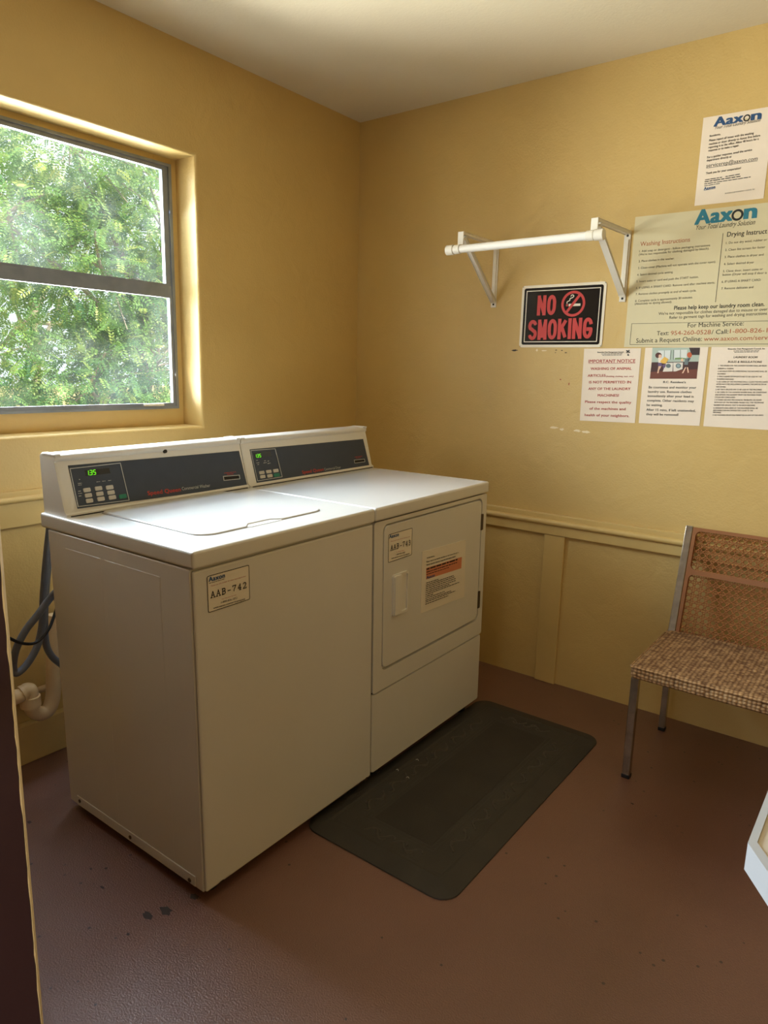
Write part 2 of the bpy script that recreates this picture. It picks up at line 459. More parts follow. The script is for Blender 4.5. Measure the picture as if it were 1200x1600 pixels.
def glass_material():
    m = bpy.data.materials.new('dusty_window_glass'); m.use_nodes = True
    nt = m.node_tree; N = nt.nodes.new; L = nt.links.new
    nt.nodes.remove(nt.nodes['Principled BSDF']); out = nt.nodes['Material Output']
    tr = N('ShaderNodeBsdfTransparent'); tr.inputs['Color'].default_value = (0.97, 0.99, 0.98, 1)
    gl = N('ShaderNodeBsdfGlossy'); gl.inputs['Roughness'].default_value = 0.03
    tl = N('ShaderNodeBsdfTranslucent'); tl.inputs['Color'].default_value = (0.9, 0.95, 0.95, 1)
    fr = N('ShaderNodeFresnel'); fr.inputs['IOR'].default_value = 1.3
    tc = N('ShaderNodeTexCoord'); n = N('ShaderNodeTexNoise'); n.inputs['Scale'].default_value = 3.5; n.inputs['Detail'].default_value = 5
    mr = N('ShaderNodeMapRange'); mr.inputs['From Min'].default_value = 0.4; mr.inputs['From Max'].default_value = 0.75
    mr.inputs['To Min'].default_value = 0.001; mr.inputs['To Max'].default_value = 0.012
    m1 = N('ShaderNodeMixShader'); m2 = N('ShaderNodeMixShader')
    L(tc.outputs['Object'], n.inputs['Vector']); L(n.outputs['Fac'], mr.inputs['Value'])
    L(mr.outputs['Result'], m1.inputs['Fac']); L(tr.outputs[0], m1.inputs[1]); L(tl.outputs[0], m1.inputs[2])
    L(fr.outputs[0], m2.inputs['Fac']); L(m1.outputs[0], m2.inputs[1]); L(gl.outputs[0], m2.inputs[2])
    L(m2.outputs[0], out.inputs['Surface'])
    return m
M_glass = glass_material()

def leaf_material(name, c0, c1, c2):
    m = bpy.data.materials.new(name); m.use_nodes = True
    nt = m.node_tree; N = nt.nodes.new; L = nt.links.new
    nt.nodes.remove(nt.nodes['Principled BSDF']); out = nt.nodes['Material Output']
    at = N('ShaderNodeAttribute'); at.attribute_name = 'tint'
    r = N('ShaderNodeValToRGB'); e = r.color_ramp.elements
    e[0].color = srgb(*c0); e[1].color = srgb(*c2); x = e.new(0.5); x.color = srgb(*c1)
    d = N('ShaderNodeBsdfPrincipled'); d.inputs['Roughness'].default_value = 0.45
    t = N('ShaderNodeBsdfTranslucent'); mx = N('ShaderNodeMixShader'); mx.inputs['Fac'].default_value = 0.42
    L(at.outputs['Fac'], r.inputs['Fac']); L(r.outputs['Color'], d.inputs['Base Color']); L(r.outputs['Color'], t.inputs['Color'])
    L(d.outputs[0], mx.inputs[1]); L(t.outputs[0], mx.inputs[2]); L(mx.outputs[0], out.inputs['Surface'])
    return m
M_leaf_a = leaf_material('bright_leaf', (74, 120, 74), (132, 172, 90), (212, 216, 118))
M_leaf_b = leaf_material('pale_leaf', (106, 148, 98), (162, 192, 116), (224, 222, 140))

# ------------------------------------------------------------------ the room
H = 2.43
RX, RY = 4.2, -3.1                                  # far right and near extents of the room
WY0, WY1, WZ0, WZ1 = -1.985, -0.945, 1.083, 2.068     # window opening in the left wall
DX0, DX1, DZ = 1.07, 1.95, 2.05                      # doorway in the near wall
T = 0.2
def struct(o): return tag(o, kind='structure')
fl = struct(MB().box((-T, RY - 0.2, -0.1), (RX + T, T, 0.0)).build('floor', M_floor))
ce = struct(MB().box((-T, RY - T, H), (RX + T, T, H + 0.1)).build('ceiling', M_ceil))
wb = struct(MB().box((-T, 0, 0), (RX + T, T, H)).build('wall_back', M_wall))
struct(MB().box((RX, RY, 0), (RX + T, 0, H)).build('wall_right', M_wall))
m = MB()
ys = [RY - T, WY0, WY1, 0.0]; zs = [0.0, WZ0, WZ1, H]
V = []; Fc = []
for x in (0.0, -T):
    for y in ys:
        for z in zs: V.append((x, y, z))
idx = lambda s, i, j: s * 16 + i * 4 + j
for i in range(3):
    for j in range(3):
        if i == 1 and j == 1: continue
        for s in (0, 1): Fc.append((idx(s, i, j), idx(s, i + 1, j), idx(s, i + 1, j + 1), idx(s, i, j + 1)))
for (a, b) in (((1, 1), (1, 2)), ((1, 2), (2, 2)), ((2, 2), (2, 1)), ((2, 1), (1, 1)),
               ((0, 0), (3, 0)), ((3, 0), (3, 3)), ((3, 3), (0, 3)), ((0, 3), (0, 0))):
    if abs(a[0] - b[0]) + abs(a[1] - b[1]) == 1:
        Fc.append((idx(0, *a), idx(0, *b), idx(1, *b), idx(1, *a)))
m.raw(V, Fc)
m.bm.edges.ensure_lookup_table()
es = [e for e in m.bm.edges if all(abs(v.co.x) < 1e-6 for v in e.verts) and
      all(WY0 - 1e-4 <= v.co.y <= WY1 + 1e-4 and WZ0 - 1e-4 <= v.co.z <= WZ1 + 1e-4 for v in e.verts)]
bmesh.ops.bevel(m.bm, geom=es, offset=0.012, segments=3, affect='EDGES', profile=0.5)
wl = struct(m.build('wall_left', M_wall, smooth=True))
m = MB()
m.box((0, RY - T, 0), (DX0, RY, H)); m.box((DX1, RY - T, 0), (RX + T, RY, H)); m.box((DX0, RY - T, DZ), (DX1, RY, H))
struct(m.build('wall_front', M_wall))

# chair rail and boards of the wainscot
tr = struct(MB().box((0.0, -0.019, 0.655), (RX, 0, 0.743), 0.003).build('trim_1', M_trim))
MB().tube([(0.0, -0.021, 0.709), (RX, -0.021, 0.709)], 0.0125, 12).build('rounded_bead', M_trim, tr, smooth=True)
st = struct(MB().box((1.047, -0.014, 0.0), (1.139, 0, 0.655), 0.003).build('trim_2', M_trim))
struct(MB().box((2.30, -0.014, 0.0), (2.392, 0, 0.655), 0.003).build('trim_3', M_trim))
tr2 = struct(MB().box((0.0, RY, 0.80), (0.016, 0, 0.915), 0.003).build('trim_4', M_trim))
MB().tube([(0.018, RY, 0.888), (0.018, 0, 0.888)], 0.010, 12).build('rounded_bead', M_trim, tr2, smooth=True)
struct(MB().box((0.0, RY, 0.0), (0.03, 0, 0.137), 0.004).build('baseboard_left', M_trim))

# window: sub-frame, aluminium frame, two sashes
WX = -0.118
PW = Plane((WX, 0, 0), (0, 1, 0), (0, 0, 1))         # +u = along the wall, normal = into the room
win = thing('window_1', None, None, Matrix.Translation((WX, (WY0 + WY1) / 2, WZ0)))
struct(win)
del_keys = [k for k in ('label', 'category') if k in win.keys()]
def rect(y0, z0, y1, z1): return [(y0, z0), (y1, z0), (y1, z1), (y0, z1)]
FY0, FY1, FZ0, FZ1 = -1.958, -0.972, 1.147, 2.046
def wring(name, o, i, n0, n1, mm, parent=win):
    mb = MB(); ring(mb, PW, rect(*o), rect(*i), n0, n1); return mb.build(name, mm, parent)
wring('sub_frame', (WY0, WZ0, WY1, WZ1), (FY0, FZ0, FY1, FZ1), -0.03, 0.0, M_trim)
wring('window_frame', (FY0, FZ0, FY1, FZ1), (FY0 + 0.012, FZ0 + 0.010, FY1 - 0.012, FZ1 - 0.010), -0.018, 0.010, M_alu)
for a_, b_ in ((FY0 + 0.012, FY1 - 0.012),):
    us = wring('upper_sash', (a_, 1.6095, b_, FZ1 - 0.010), (a_ + 0.024, 1.618, b_ - 0.024, FZ1 - 0.024), -0.016, 0.003, M_alu)
    ls = wring('lower_sash', (a_, FZ0 + 0.010, b_, 1.609), (a_ + 0.014, FZ0 + 0.022, b_ - 0.012, 1.567), -0.012, 0.006, M_alu)
    MB().box((WX - 0.016, a_ + 0.024, 1.618), (WX - 0.012, b_ - 0.024, FZ1 - 0.024)).build('pane', M_glass, us)
    MB().box((WX - 0.012, a_ + 0.014, FZ0 + 0.022), (WX - 0.008, b_ - 0.012, 1.567)).build('pane', M_glass, ls)
    MB().box((WX + 0.006, b_ - 0.15, FZ0 + 0.012), (WX + 0.016, b_ - 0.06, FZ0 + 0.021), 0.003).build('lift_handle', M_white, ls)

# scuffs and chips in the wall paint, near the notices
PB = Plane((0, 0, 0), (1, 0, 0), (0, 0, 1))          # the back wall
def chip(px, py, wx, wy, mm, seed, name='paint_chip'):
    c = PB.px(px, py); mb = MB()
    mb.poly([PB.at(*p, 0.0006) for p in blob_pts(c, wx, wy, seed)]); mb.build(name, mm, wb)
for k, (px, py, wx, wy) in enumerate([(866, 668, .020, .005), (878, 671, .012, .006), (902, 673, .016, .006), (916, 675, .020, .006), (839, 547, .006, .006), (850, 548, .014, .003)]):
    chip(px, py, wx, wy, M_chip, k)
for k, (px, py, wx, wy) in enumerate([(804, 547.5, .016, .004), (869, 547, .005, .002), (878, 547.5, .004, .002), (884, 551, .006, .002), (868, 551, .003, .0015), (889, 600, .003, .006), (876, 593, .004, .003)]):
    chip(px, py, wx, wy, M_black if k < 5 else M_rust, 20 + k, 'scuff_mark')
PF = Plane((0, 0, 0), (1, 0, 0), (0, 1, 0))
for k, (px, py, wx, wy, mm) in enumerate([(259, 1423, .022, .014, M_grey), (231, 1431, .020, .010, M_grey), (304, 1401, .016, .012, M_grey), (46, 1285, .010, .006, M_grey), (142, 1358, .005, .004, M_grey), (166, 1357, .005, .005, M_grey), (160, 1387, .008, .004, M_grey), (988, 1256, .006, .004, M_black), (200, 1460, .005, .005, M_grey)]):
    c = PF.px(px, py); mb = MB(); mb.poly([PF.at(*p, 0.0006) for p in blob_pts(c, wx, wy, 40 + k)]); mb.build('floor_stain', mm, fl)

# door leaf standing open at the left
hx, hy = DX0, RY + 0.0
ed = np.array([1.47, -2.386]); hg = np.array([1.1136, -3.0947])
dv = ed - hg; L = np.linalg.norm(dv); dv /= L
ang = math.atan2(dv[1], dv[0])
DM = Matrix.Translation((hg[0], hg[1], 0.008)) @ Matrix.Rotation(ang, 4, 'Z')
door = thing('door_1', None, None, DM); struct(door)
MB().box((0, -0.0, 0), (L - 0.001, 0.040, 2.03), 0.0008).build('door_leaf', M_door, door, DM)
mb = MB(); zz_ = np.linspace(0, 2.03, 120); w_ = 0.0005 + 0.0014 * rng.random(120) ** 2
mb.loft([[(L - w, -0.0008, z), (L - w, 0.041, z), (L, 0.041, z), (L, -0.0008, z)] for z, w in zip(zz_, w_)])
mb.build('door_edge', M_dooredge, door, DM)
mb = MB(); mb.tube([(L - 0.07, -0.055, 0.95), (L - 0.07, 0.0, 0.95)], 0.012, 12); mb.tube([(L - 0.07, -0.06, 0.95), (L - 0.07, -0.045, 0.95)], 0.027, 16)
mb.build('door_knob', M_chrome, door, DM, smooth=True)

# ------------------------------------------------------------------ washer and dryer (one slightly tilted frame for both)
def rot(tx, ty, th):
    return Matrix.Rotation(th, 4, 'Z') @ Matrix.Rotation(tx, 4, 'X') @ Matrix.Rotation(ty, 4, 'Y')
WF = Matrix.Translation((0.9905, -1.764, 0.0)) @ rot(0.008, -0.00552, -0.00124)
wash = thing('washing_machine', 'white top-loading coin-free washer with its lid closed, blue-grey control panel and sticker AAB-742', 'washing machine', WF)
YD = 0.664
DF = WF @ Matrix.Translation((0, YD, 0))
dry = thing('clothes_dryer', 'white front-loading dryer with a square door, between the washer and the yellow wall', 'dryer', DF)
def P(mb, name, mm, parent, smooth=True): return mb.build(name, mm, parent, WF, smooth)
cx = np.array([WF[i][0] for i in range(3)]); cy = np.array([WF[i][1] for i in range(3)]); cz = np.array([WF[i][2] for i in range(3)])
O3 = np.array(WF.translation)
PM = Plane(O3, cy, cz)                                # front faces of the machines, u = along the row, v = up
LEAN = 0.27
PC = Plane(O3 + cx * -0.548 + cz * 0.908, cy, cz - cx * LEAN)   # sloping console face
PT = Plane(O3 + cz * 0.9063, cy, -cx)                 # the tops: u along the row, v = towards the back

TOPZ = 0.9063
# --- washer
P(MB().box((-0.628, 0.0, 0.030), (-0.006, 0.657, 0.863), 0.003), 'cabinet', M_enamel, wash)
P(MB().box((-0.0055, 0.003, 0.032), (0.003, 0.658, 0.859), 0.0055, 3), 'front_panel', M_enamel, wash)
P(MB().box((-0.664, -0.001, 0.8645), (0.009, 0.660, TOPZ), 0.007, 4), 'top_deck', M_enamel, wash)
mb = MB()
for a, b in ((-0.12, -0.35), (-0.37, -0.54)):
    mb.box((b, -0.0004, 0.075), (a, 0.001, 0.825), 0.0003, 1)
P(mb, 'embossed_side_panel', M_enamel, wash)
P(MB().box((-0.585, -0.0025, 0.033), (-0.035, 0.001, 0.062), 0.0012, 1), 'base_rail', M_enamel, wash)
for x, z in ((-0.569, 0.050), (-0.313, 0.047), (-0.056, 0.043)):
    mb = MB(); mb.tube([(x, -0.0045, z), (x, 0.0, z)], 0.0055, 10); P(mb, 'base_screw', M_screw, wash)
for x in (-0.58, -0.05):
    for y in (0.05, 0.60):
        zf = -(WF @ Vector((x, y, 0))).z
        mb = MB(); mb.tube([(x, y, zf), (x, y, 0.032)], 0.014, 12); mb.tube([(x, y, zf), (x, y, zf + 0.012)], 0.024, 14)
        P(mb, 'levelling_foot', M_tie, wash)
# lid with a finger notch in its front edge
LID = [(0.104, 0.545), (0.104, 0.125)]
n0 = 8
pts = []
u0_, u1_, v0_, v1_ = 0.104, 0.551, 0.088, 0.535
for k in range(n0 + 1):
    a = math.radians(180 + 90 * k / n0); pts.append((u0_ + 0.05 + 0.05 * math.cos(a), v0_ + 0.05 + 0.05 * math.sin(a)))
pts += [(0.245, v0_), (0.268, v0_ + 0.022), (0.350, v0_ + 0.022), (0.372, v0_)]
for c0, c1, a0, r in ((u1_, v0_, 270, 0.05), (u1_, v1_, 0, 0.02), (u0_, v1_, 90, 0.02)):
    sx = -1 if c0 == u1_ else 1; sy = 1 if c1 == v0_ else -1
    for k in range(n0 + 1):
        a = math.radians(a0 + 90 * k / n0); pts.append((c0 + sx * r + r * math.cos(a), c1 + sy * r + r * math.sin(a)))
mb = MB(); prism(mb, PT, pts, -0.001, 0.0045, 0.003)
cz_ = np.mean(np.array(pts), 0)
mg = MB(); ring(mg, PT, [tuple(cz_ + (np.array(p) - cz_) * 1.009) for p in pts], [tuple(cz_ + (np.array(p) - cz_) * 0.995) for p in pts], -0.001, 0.0004)
lid = mb.build('lid', M_enamel, wash, smooth=True)
mb = MB(); prism(mb, PT, rrect(0.244, v0_ - 0.004, 0.373, v0_ + 0.03, 0.012), 0.0, 0.0012); mb.build('finger_notch', M_console, lid)
mg.build('lid_gap_shade', M_gap_shade, lid)  # flat grey ring, the gap's shadow put in as colour
# --- dryer
P(MB().box((-0.628, YD, 0.030), (-0.012, 1.349, 0.863), 0.003), 'cabinet', M_enamel, dry)
P(MB().box((-0.664, YD - 0.001, 0.8645), (0.009, 1.351, TOPZ), 0.008, 4), 'top_deck', M_enamel, dry)
du0, du1, dv0, dv1 = 0.714, 1.310, 0.379, 0.842
mb = MB()
ring(mb, PM, rrect(YD + 0.001, 0.308, 1.348, 0.861, 0.010), rrect(du0 - 0.006, dv0 - 0.008, du1 + 0.006, dv1 + 0.006, 0.024), -0.012, 0.002)
mb.build('upper_front_panel', M_enamel, dry, smooth=True)
mb = MB(); prism(mb, PM, rrect(YD + 0.001, 0.034, 1.348, 0.303, 0.008), -0.012, 0.0005, 0.004); mb.build('lower_access_panel', M_enamel, dry, smooth=True)
mb = MB(); prism(mb, PM, rrect(YD + 0.01, 0.302, 1.34, 0.310, 0.001), -0.012, -0.009); mb.build('panel_seam', M_dark, dry)
mb = MB(); prism(mb, PM, rrect(du0, dv0, du1, dv1, 0.020), -0.010, 0.003, 0.003); drd = mb.build('door', M_enamel, dry, smooth=True)
mb = MB(); ring(mb, PM, rrect(0.757, 0.540, 0.838, 0.678, 0.008), rrect(0.797, 0.548, 0.834, 0.670, 0.006), 0.002, 0.009)
prism(mb, PM, rrect(0.760, 0.543, 0.797, 0.675, 0.006), 0.004, 0.014, 0.003)
mb.build('door_handle', M_console, drd, smooth=True)
mb = MB(); prism(mb, PM, rrect(0.797, 0.548, 0.834, 0.670, 0.006), 0.003, 0.0036); mb.build('handle_pocket', M_console, drd)
for z0, z1 in ((0.725, 0.787), (0.418, 0.486)):
    mb = MB(); prism(mb, PM, rrect(1.308, z0, 1.324, z1, 0.003), 0.0, 0.005, 0.001); mb.build('hinge', M_screw, drd)
for x in (-0.58, -0.05):
    for y in (YD + 0.06, 1.29):
        zf = -(WF @ Vector((x, y, 0))).z
        if x > -0.1: zf += 0.0
        mb = MB(); mb.tube([(x, y, zf), (x, y, 0.032)], 0.014, 12); mb.tube([(x, y, zf), (x, y, zf + 0.012)], 0.024, 14)
        P(mb, 'levelling_foot', M_tie, dry)
for k, (px, py, wx, wy, par) in enumerate([(571, 1216.5, .010, .006, wash), (562, 1222, .010, .003, wash), (545, 1236, .006, .002, wash), (345, 1376, .008, .004, wash), (590, 1206, .010, .003, dry), (731, 1106, .008, .003, dry)]):
    c = PM.px(px, py); mb = MB(); mb.poly([PM.at(*p, 0.0034) for p in blob_pts(c, wx, wy, 90 + k)]); mb.build('rust_spot', M_screw, par)
# --- consoles
def console(parent, y0, y1):
    prof = [(-0.662, 0.9063), (-0.540, 0.9063), (-0.5405, 0.913), (-0.548 - LEAN * 0.010, 0.918), (-0.548 - LEAN * 0.145, 1.053),
            (-0.582, 1.060), (-0.583, 1.068), (-0.589, 1.0725), (-0.656, 1.0725), (-0.662, 1.068)]
    def sec(y, s):
        c = (-0.61, 0.985)
        return [(c[0] + (p[0] - c[0]) * s if p[0] > -0.65 else p[0], y, 0.9063 + (p[1] - 0.9063) * (1 - (1 - s) * 0.4)) for p in prof]
    mb = MB(); mb.loft([sec(y0, 0.97), sec(y0 + 0.004, 0.99), sec(y0 + 0.009, 1.0), sec(y1 - 0.009, 1.0), sec(y1 - 0.004, 0.99), sec(y1, 0.97)])
    c = P(mb, 'console', M_console, parent)
    P(MB().box((-0.540, y0 + 0.01, 0.9064), (-0.5392, y1 - 0.01, 0.9092)), 'seam', M_dark, c)
    for a_, b_ in ((y0 - 0.001, y0 + 0.017), (y1 - 0.017, y1 + 0.001)):
        P(MB().box((-0.650, a_, 1.066), (-0.580, b_, 1.0755), 0.003), 'end_cap', M_console, c)
    return c
cw = console(wash, 0.012, 0.664)
cdr = console(dry, 0.667, 1.352)
def faceplate(parent, corners):
    mb = MB(); prism(mb, PC, [PC.px(*c) for c in corners], -0.001, 0.0015); return mb.build('faceplate', M_plate, parent)
faceplate(cw, [(121, 795), (386, 759), (373, 704.5), (106, 727.5)])
faceplate(cdr, [(401, 754.5), (577, 729), (567, 686), (390, 702.5)])
def outline(mb, pl, q, w, off0, off1):
    q = [np.array(p) for p in q]; n = len(q)
    for i in range(n):
        a, b = q[i], q[(i + 1) % n]; d = (b - a) / np.linalg.norm(b - a); nn = np.array([-d[1], d[0]]) * w / 2
        e = d * w / 2
        prism(mb, pl, [a - e - nn, b + e - nn, b + e + nn, a - e + nn], off0, off1)
def seven(mb, pl, A, B, h, txt, off):
    A = np.array(A); B = np.array(B); d = (B - A); L = np.linalg.norm(d); d /= L; nn = np.array([-d[1], d[0]])
    SEG = {'1': 'bc', '3': 'abgcd', '5': 'afgcd'}
    w = L / 3.6; w2 = w * 0.72; t = h * 0.13
    pos = {'a': ((0, 1), (1, 1)), 'b': ((1, 1), (1, .5)), 'c': ((1, .5), (1, 0)), 'd': ((0, 0), (1, 0)), 'e': ((0, 0), (0, .5)), 'f': ((0, .5), (0, 1)), 'g': ((0, .5), (1, .5))}
    x = -w * 0.2
    for ch in txt:
        if ch == '.':
            c = A + d * (x - w * 0.16)
            prism(mb, pl, [c, c + d * t, c + d * t + nn * t, c + nn * t], 0, off); continue
        for sname in SEG[ch]:
            (xa, ya), (xb, yb) = pos[sname]
            p = A + d * (x + xa * w2 + ya * h * .12) + nn * (t / 2 + ya * (h - t)); q = A + d * (x + xb * w2 + yb * h * .12) + nn * (t / 2 + yb * (h - t))
            e = (q - p) / np.linalg.norm(q - p); s = np.array([-e[1], e[0]]) * t / 2
            prism(mb, pl, [p - s, q - s, q + s, p + s], 0, off)
        x += w * 1.22
def buttons(parent, cv, spots, w, h, name, mm):
    for (x, y) in spots:
        c = cv(x, y); a = cv(x - w / 2, y); b = cv(x + w / 2, y); t = cv(x, y - h / 2); q = cv(x, y + h / 2)
        W = abs(b[0] - a[0]) / 2; Hh = abs(t[1] - q[1]) / 2
        mb = MB(); prism(mb, PC, rrect(c[0] - W, c[1] - Hh, c[0] + W, c[1] + Hh, 0.003, 3), 0.001, 0.0035, 0.001)
        prism(mb, PC, rrect(c[0] - W * .6, c[1] - Hh * .25, c[0] + W * .6, c[1] + Hh * .25, 0.0005, 1), 0.0034, 0.0037)
        o = mb.build(name, mm, parent)
        o.data.materials.append(M_black)
# washer controls
cv = PC.crop(6.0, 40, 660)
mb = MB(); outline(mb, PC, [cv(413, 435), cv(885, 382), cv(968, 730), cv(490, 790)], 0.002, 0.001, 0.002); mb.build('panel_outline', M_platel, cw)
mb = MB(); prism(mb, PC, [cv(560, 505), cv(792, 478), cv(780, 428), cv(550, 452)], 0.001, 0.0018); mb.build('display_window', M_lcd, cw)
mb = MB(); seven(mb, PC, cv(574, 500), cv(672, 489), 0.0145, '1.35', 0.0024); mb.build('display_digits', M_led, cw)
buttons(cw, cv, [(572, 635), (680, 620), (785, 610), (585, 685), (692, 670), (797, 658), (595, 735), (703, 718), (810, 704)], 70, 40, 'button', M_button)
buttons(cw, cv, [(908, 694)], 72, 40, 'start_button', M_green)
lettering('panel_lettering', M_platel, cw, PC, cv, [('#a', (487, 577), (525, 573), 9), ('#b', (490, 592), (522, 589), 9), ('#c', (660, 562), (695, 558), 8), ('#d', (715, 556), (745, 552), 8), ('#e', (770, 550), (800, 546), 8),
    ('#f', (490, 650), (515, 647), 10), ('#g', (490, 670), (525, 667), 8), ('#h', (495, 695), (520, 692), 10), ('#i', (497, 540), (508, 538), 9)], off=0.0022)
cv = PC.crop(4.0, 60, 660)
lettering('brand_lettering', M_brand, cw, PC, cv, [('Speed Queen', (683, 456), (888, 431), 26, dict(bold=0.03))], off=0.0022)
lettering('model_lettering', M_platel, cw, PC, cv, [('Commercial Washer', (896, 425), (1072, 403), 20)], off=0.0022)
cv = PC.crop(6.0, 200, 560)
mb = MB(); outline(mb, PC, [cv(890, 1107), cv(1040, 1095), cv(1045, 1130), cv(896, 1145)], 0.002, 0.001, 0.003); mb.build('card_slot', M_platel, cw)
mb = MB(); prism(mb, PC, [cv(896, 1140), cv(1040, 1126), cv(1036, 1100), cv(892, 1112)], 0.001, 0.0018); mb.build('slot_opening', M_dark, cw)
lettering('slot_lettering', M_dred, cw, PC, cv, [('#x', (898, 1080), (1008, 1068), 10), ('#y', (925, 1092), (985, 1086), 10)], off=0.0022)
mb = MB(); c = cv(342, 873); disc(mb, PC, (c[0], c[1]), 0.006, 0.0, 0.006, 12); mb.build('lock_button', M_tie, cw)
# dryer controls
cv = PC.crop(5.4545, 380, 680)
mb = MB(); outline(mb, PC, [cv(62, 132), cv(270, 116), cv(330, 355), cv(120, 390)], 0.002, 0.001, 0.002); mb.build('panel_outline', M_platel, cdr)
mb = MB(); prism(mb, PC, [cv(95, 197), cv(240, 182), cv(230, 135), cv(84, 150)], 0.001, 0.0018); mb.build('display_window', M_lcd, cdr)
mb = MB(); seven(mb, PC, cv(101, 194), cv(158, 188), 0.0125, '1.35', 0.0024); mb.build('display_digits', M_led, cdr)
buttons(cdr, cv, [(155, 320), (215, 311), (275, 303), (163, 354), (224, 347)], 46, 28, 'button', M_button)
buttons(cdr, cv, [(283, 340)], 52, 30, 'start_button', M_green)
lettering('panel_lettering', M_platel, cdr, PC, cv, [('#a', (107, 218), (122, 216), 6), ('#b', (110, 240), (134, 237), 7), ('#c', (118, 254), (132, 252), 7), ('#d', (170, 240), (196, 236), 8), ('#e', (205, 245), (230, 240), 8), ('#f', (175, 222), (190, 220), 7), ('#g', (205, 225), (220, 222), 9)], off=0.0022)
lettering('brand_lettering', M_brand, cdr, PC, cv, [('Speed Queen', (502, 330), (683, 303), 27, dict(bold=0.03))], off=0.0022)
lettering('model_lettering', M_platel, cdr, PC, cv, [('Commercial Dryer', (690, 302), (830, 283), 22)], off=0.0022)
mb = MB(); outline(mb, PC, [cv(942, 213), cv(1030, 204), cv(1034, 227), cv(947, 239)], 0.002, 0.001, 0.003); mb.build('card_slot', M_platel, cdr)
mb = MB(); prism(mb, PC, [cv(948, 236), cv(1030, 225), cv(1027, 207), cv(945, 216)], 0.001, 0.0018); mb.build('slot_opening', M_dark, cdr)
lettering('slot_lettering', M_dred, cdr, PC, cv, [('#x', (945, 190), (1012, 181), 7), ('#y', (958, 199), (1000, 192), 6)], off=0.0022)

# --- asset stickers
def sticker(parent, corners, num, cv, it):
    q = [PM.px(*c) for c in corners]
    q = rrect(min(p[0] for p in q), min(p[1] for p in q), max(p[0] for p in q), max(p[1] for p in q), 0.003, 2)
    mb = MB(); prism(mb, PM, q, 0.0028, 0.0036); s = mb.build('asset_sticker', M_sticker, parent)
    n = len(q); x0 = min(p[0] for p in q); x1 = max(p[0] for p in q); y0 = min(p[1] for p in q); y1 = max(p[1] for p in q)
    mb = MB(); ring(mb, PM, rrect(x0, y0, x1, y1, 0.004, 3), rrect(x0 + 0.0016, y0 + 0.0016, x1 - 0.0016, y1 - 0.0016, 0.003, 3), 0.0032, 0.0040); mb.build('sticker_border', M_black, s)
    lettering('printed_text', M_black, s, PM, cv, it[0], off=0.0042)
    mb = MB(); a_, b_, h_ = it[3]; H1 = cv(*a_); H2 = cv(a_[0], a_[1] - h_)
    stroke_text(mb, PM, 'AAB-' + num, H1, cv(*b_), abs(H2[1] - H1[1]), 0.0022, 1.9, 0.0042, narrow=''); mb.build('machine_number', M_black, s, flip=False)
    lettering('company_name', M_blue, s, PM, cv, it[1], off=0.0042)
    lettering('red_text', M_dred, s, PM, cv, it[2], off=0.0042)
sticker(wash, [(322, 900), (387.5, 883), (389, 936), (323.7, 957)], '742', PM.crop(10, 300, 860), (
    [('1-800-826-1052', (440, 822), (690, 748), 30), ('www.aaxon.com/servicerequest', (315, 910), (812, 762), 26, dict(bold=0.02)), ('#t', (248, 515), (495, 443), 14)],
    [('Aaxon', (245, 488), (495, 416), 72, dict(bold=0.04))], [('Please use this number ID when reporting service', (280, 560), (820, 404), 18), ('For Machine Service', (450, 765), (675, 695), 18)], ((278, 745), (832, 582), 108)))
sticker(dry, [(606, 835), (642.5, 825.4), (642, 866.5), (605, 877)], '743', PM.crop(4.705, 560, 740), (
    [('1-800-826-1052', (268, 600), (335, 582), 11), ('www.aaxon.com/servicerequest', (235, 627), (366, 590), 10, dict(bold=0.02))],
    [('Aaxon', (219, 476), (288, 458), 27, dict(bold=0.04))], [('Please use this number ID when reporting service', (230, 501), (372, 464), 7), ('For Machine Service', (272, 579), (330, 564), 7)], ((229, 567), (374, 524), 42)))

# --- notice taped to the dryer door
q = [PM.px(*c) for c in [(655.6, 958), (723.7, 932), (726, 843), (658, 862)]]
ctr = np.mean(q, 0); NM = Matrix.Translation(PM.at(ctr[0], ctr[1], 0.003)) @ WF.to_3x3().to_4x4()
nt_ = thing('service_notice', 'small laminated sheet with an orange highlighted block, taped on the dryer door', 'notice', NM)
mb = MB(); prism(mb, PM, q, 0.0031, 0.0045); mb.build('sheet', M_laminate, nt_)
cv = PM.crop(11.43, 640, 830)
mb = MB(); prism(mb, PM, [cv(275, 858), cv(903, 657), cv(913, 455), cv(275, 655)], 0.0044, 0.0048); mb.build('highlight_block', M_orange, nt_)
lettering('printed_text', M_black, nt_, PM, cv, [('Hi Residents,', (285, 487), (425, 447), 24, dict(bold=.02)), ('Please report any laundry machine or card issues directly to', (278, 556), (850, 385), 24, dict(bold=.03)),
    ('Aaxon Laundry Systems using the information below:', (278, 612), (800, 455), 24, dict(bold=.03)), ('#h1', (280, 690), (833, 512), 44), ('#h2', (278, 737), (825, 560), 26), ('#h3', (278, 777), (680, 648), 20)] +
    [('#l%d' % i, a, b, 22) for i, (a, b) in enumerate([((273, 930), (492, 860)), ((268, 968), (765, 792)), ((266, 1000), (783, 817)), ((265, 1033), (800, 846)), ((264, 1068), (803, 880)), ((263, 1102), (690, 950)), ((262, 1137), (868, 912)), ((262, 1170), (400, 1122)), ((261, 1204), (605, 1077)), ((260, 1240), (718, 1067)), ((260, 1270), (795, 1067)), ((257, 1308), (668, 1152))])], off=0.0051)
lettering('company_name', M_blue, nt_, PM, cv, [('Aaxon', (280, 848), (425, 805), 50, dict(bold=.05))], off=0.0051)

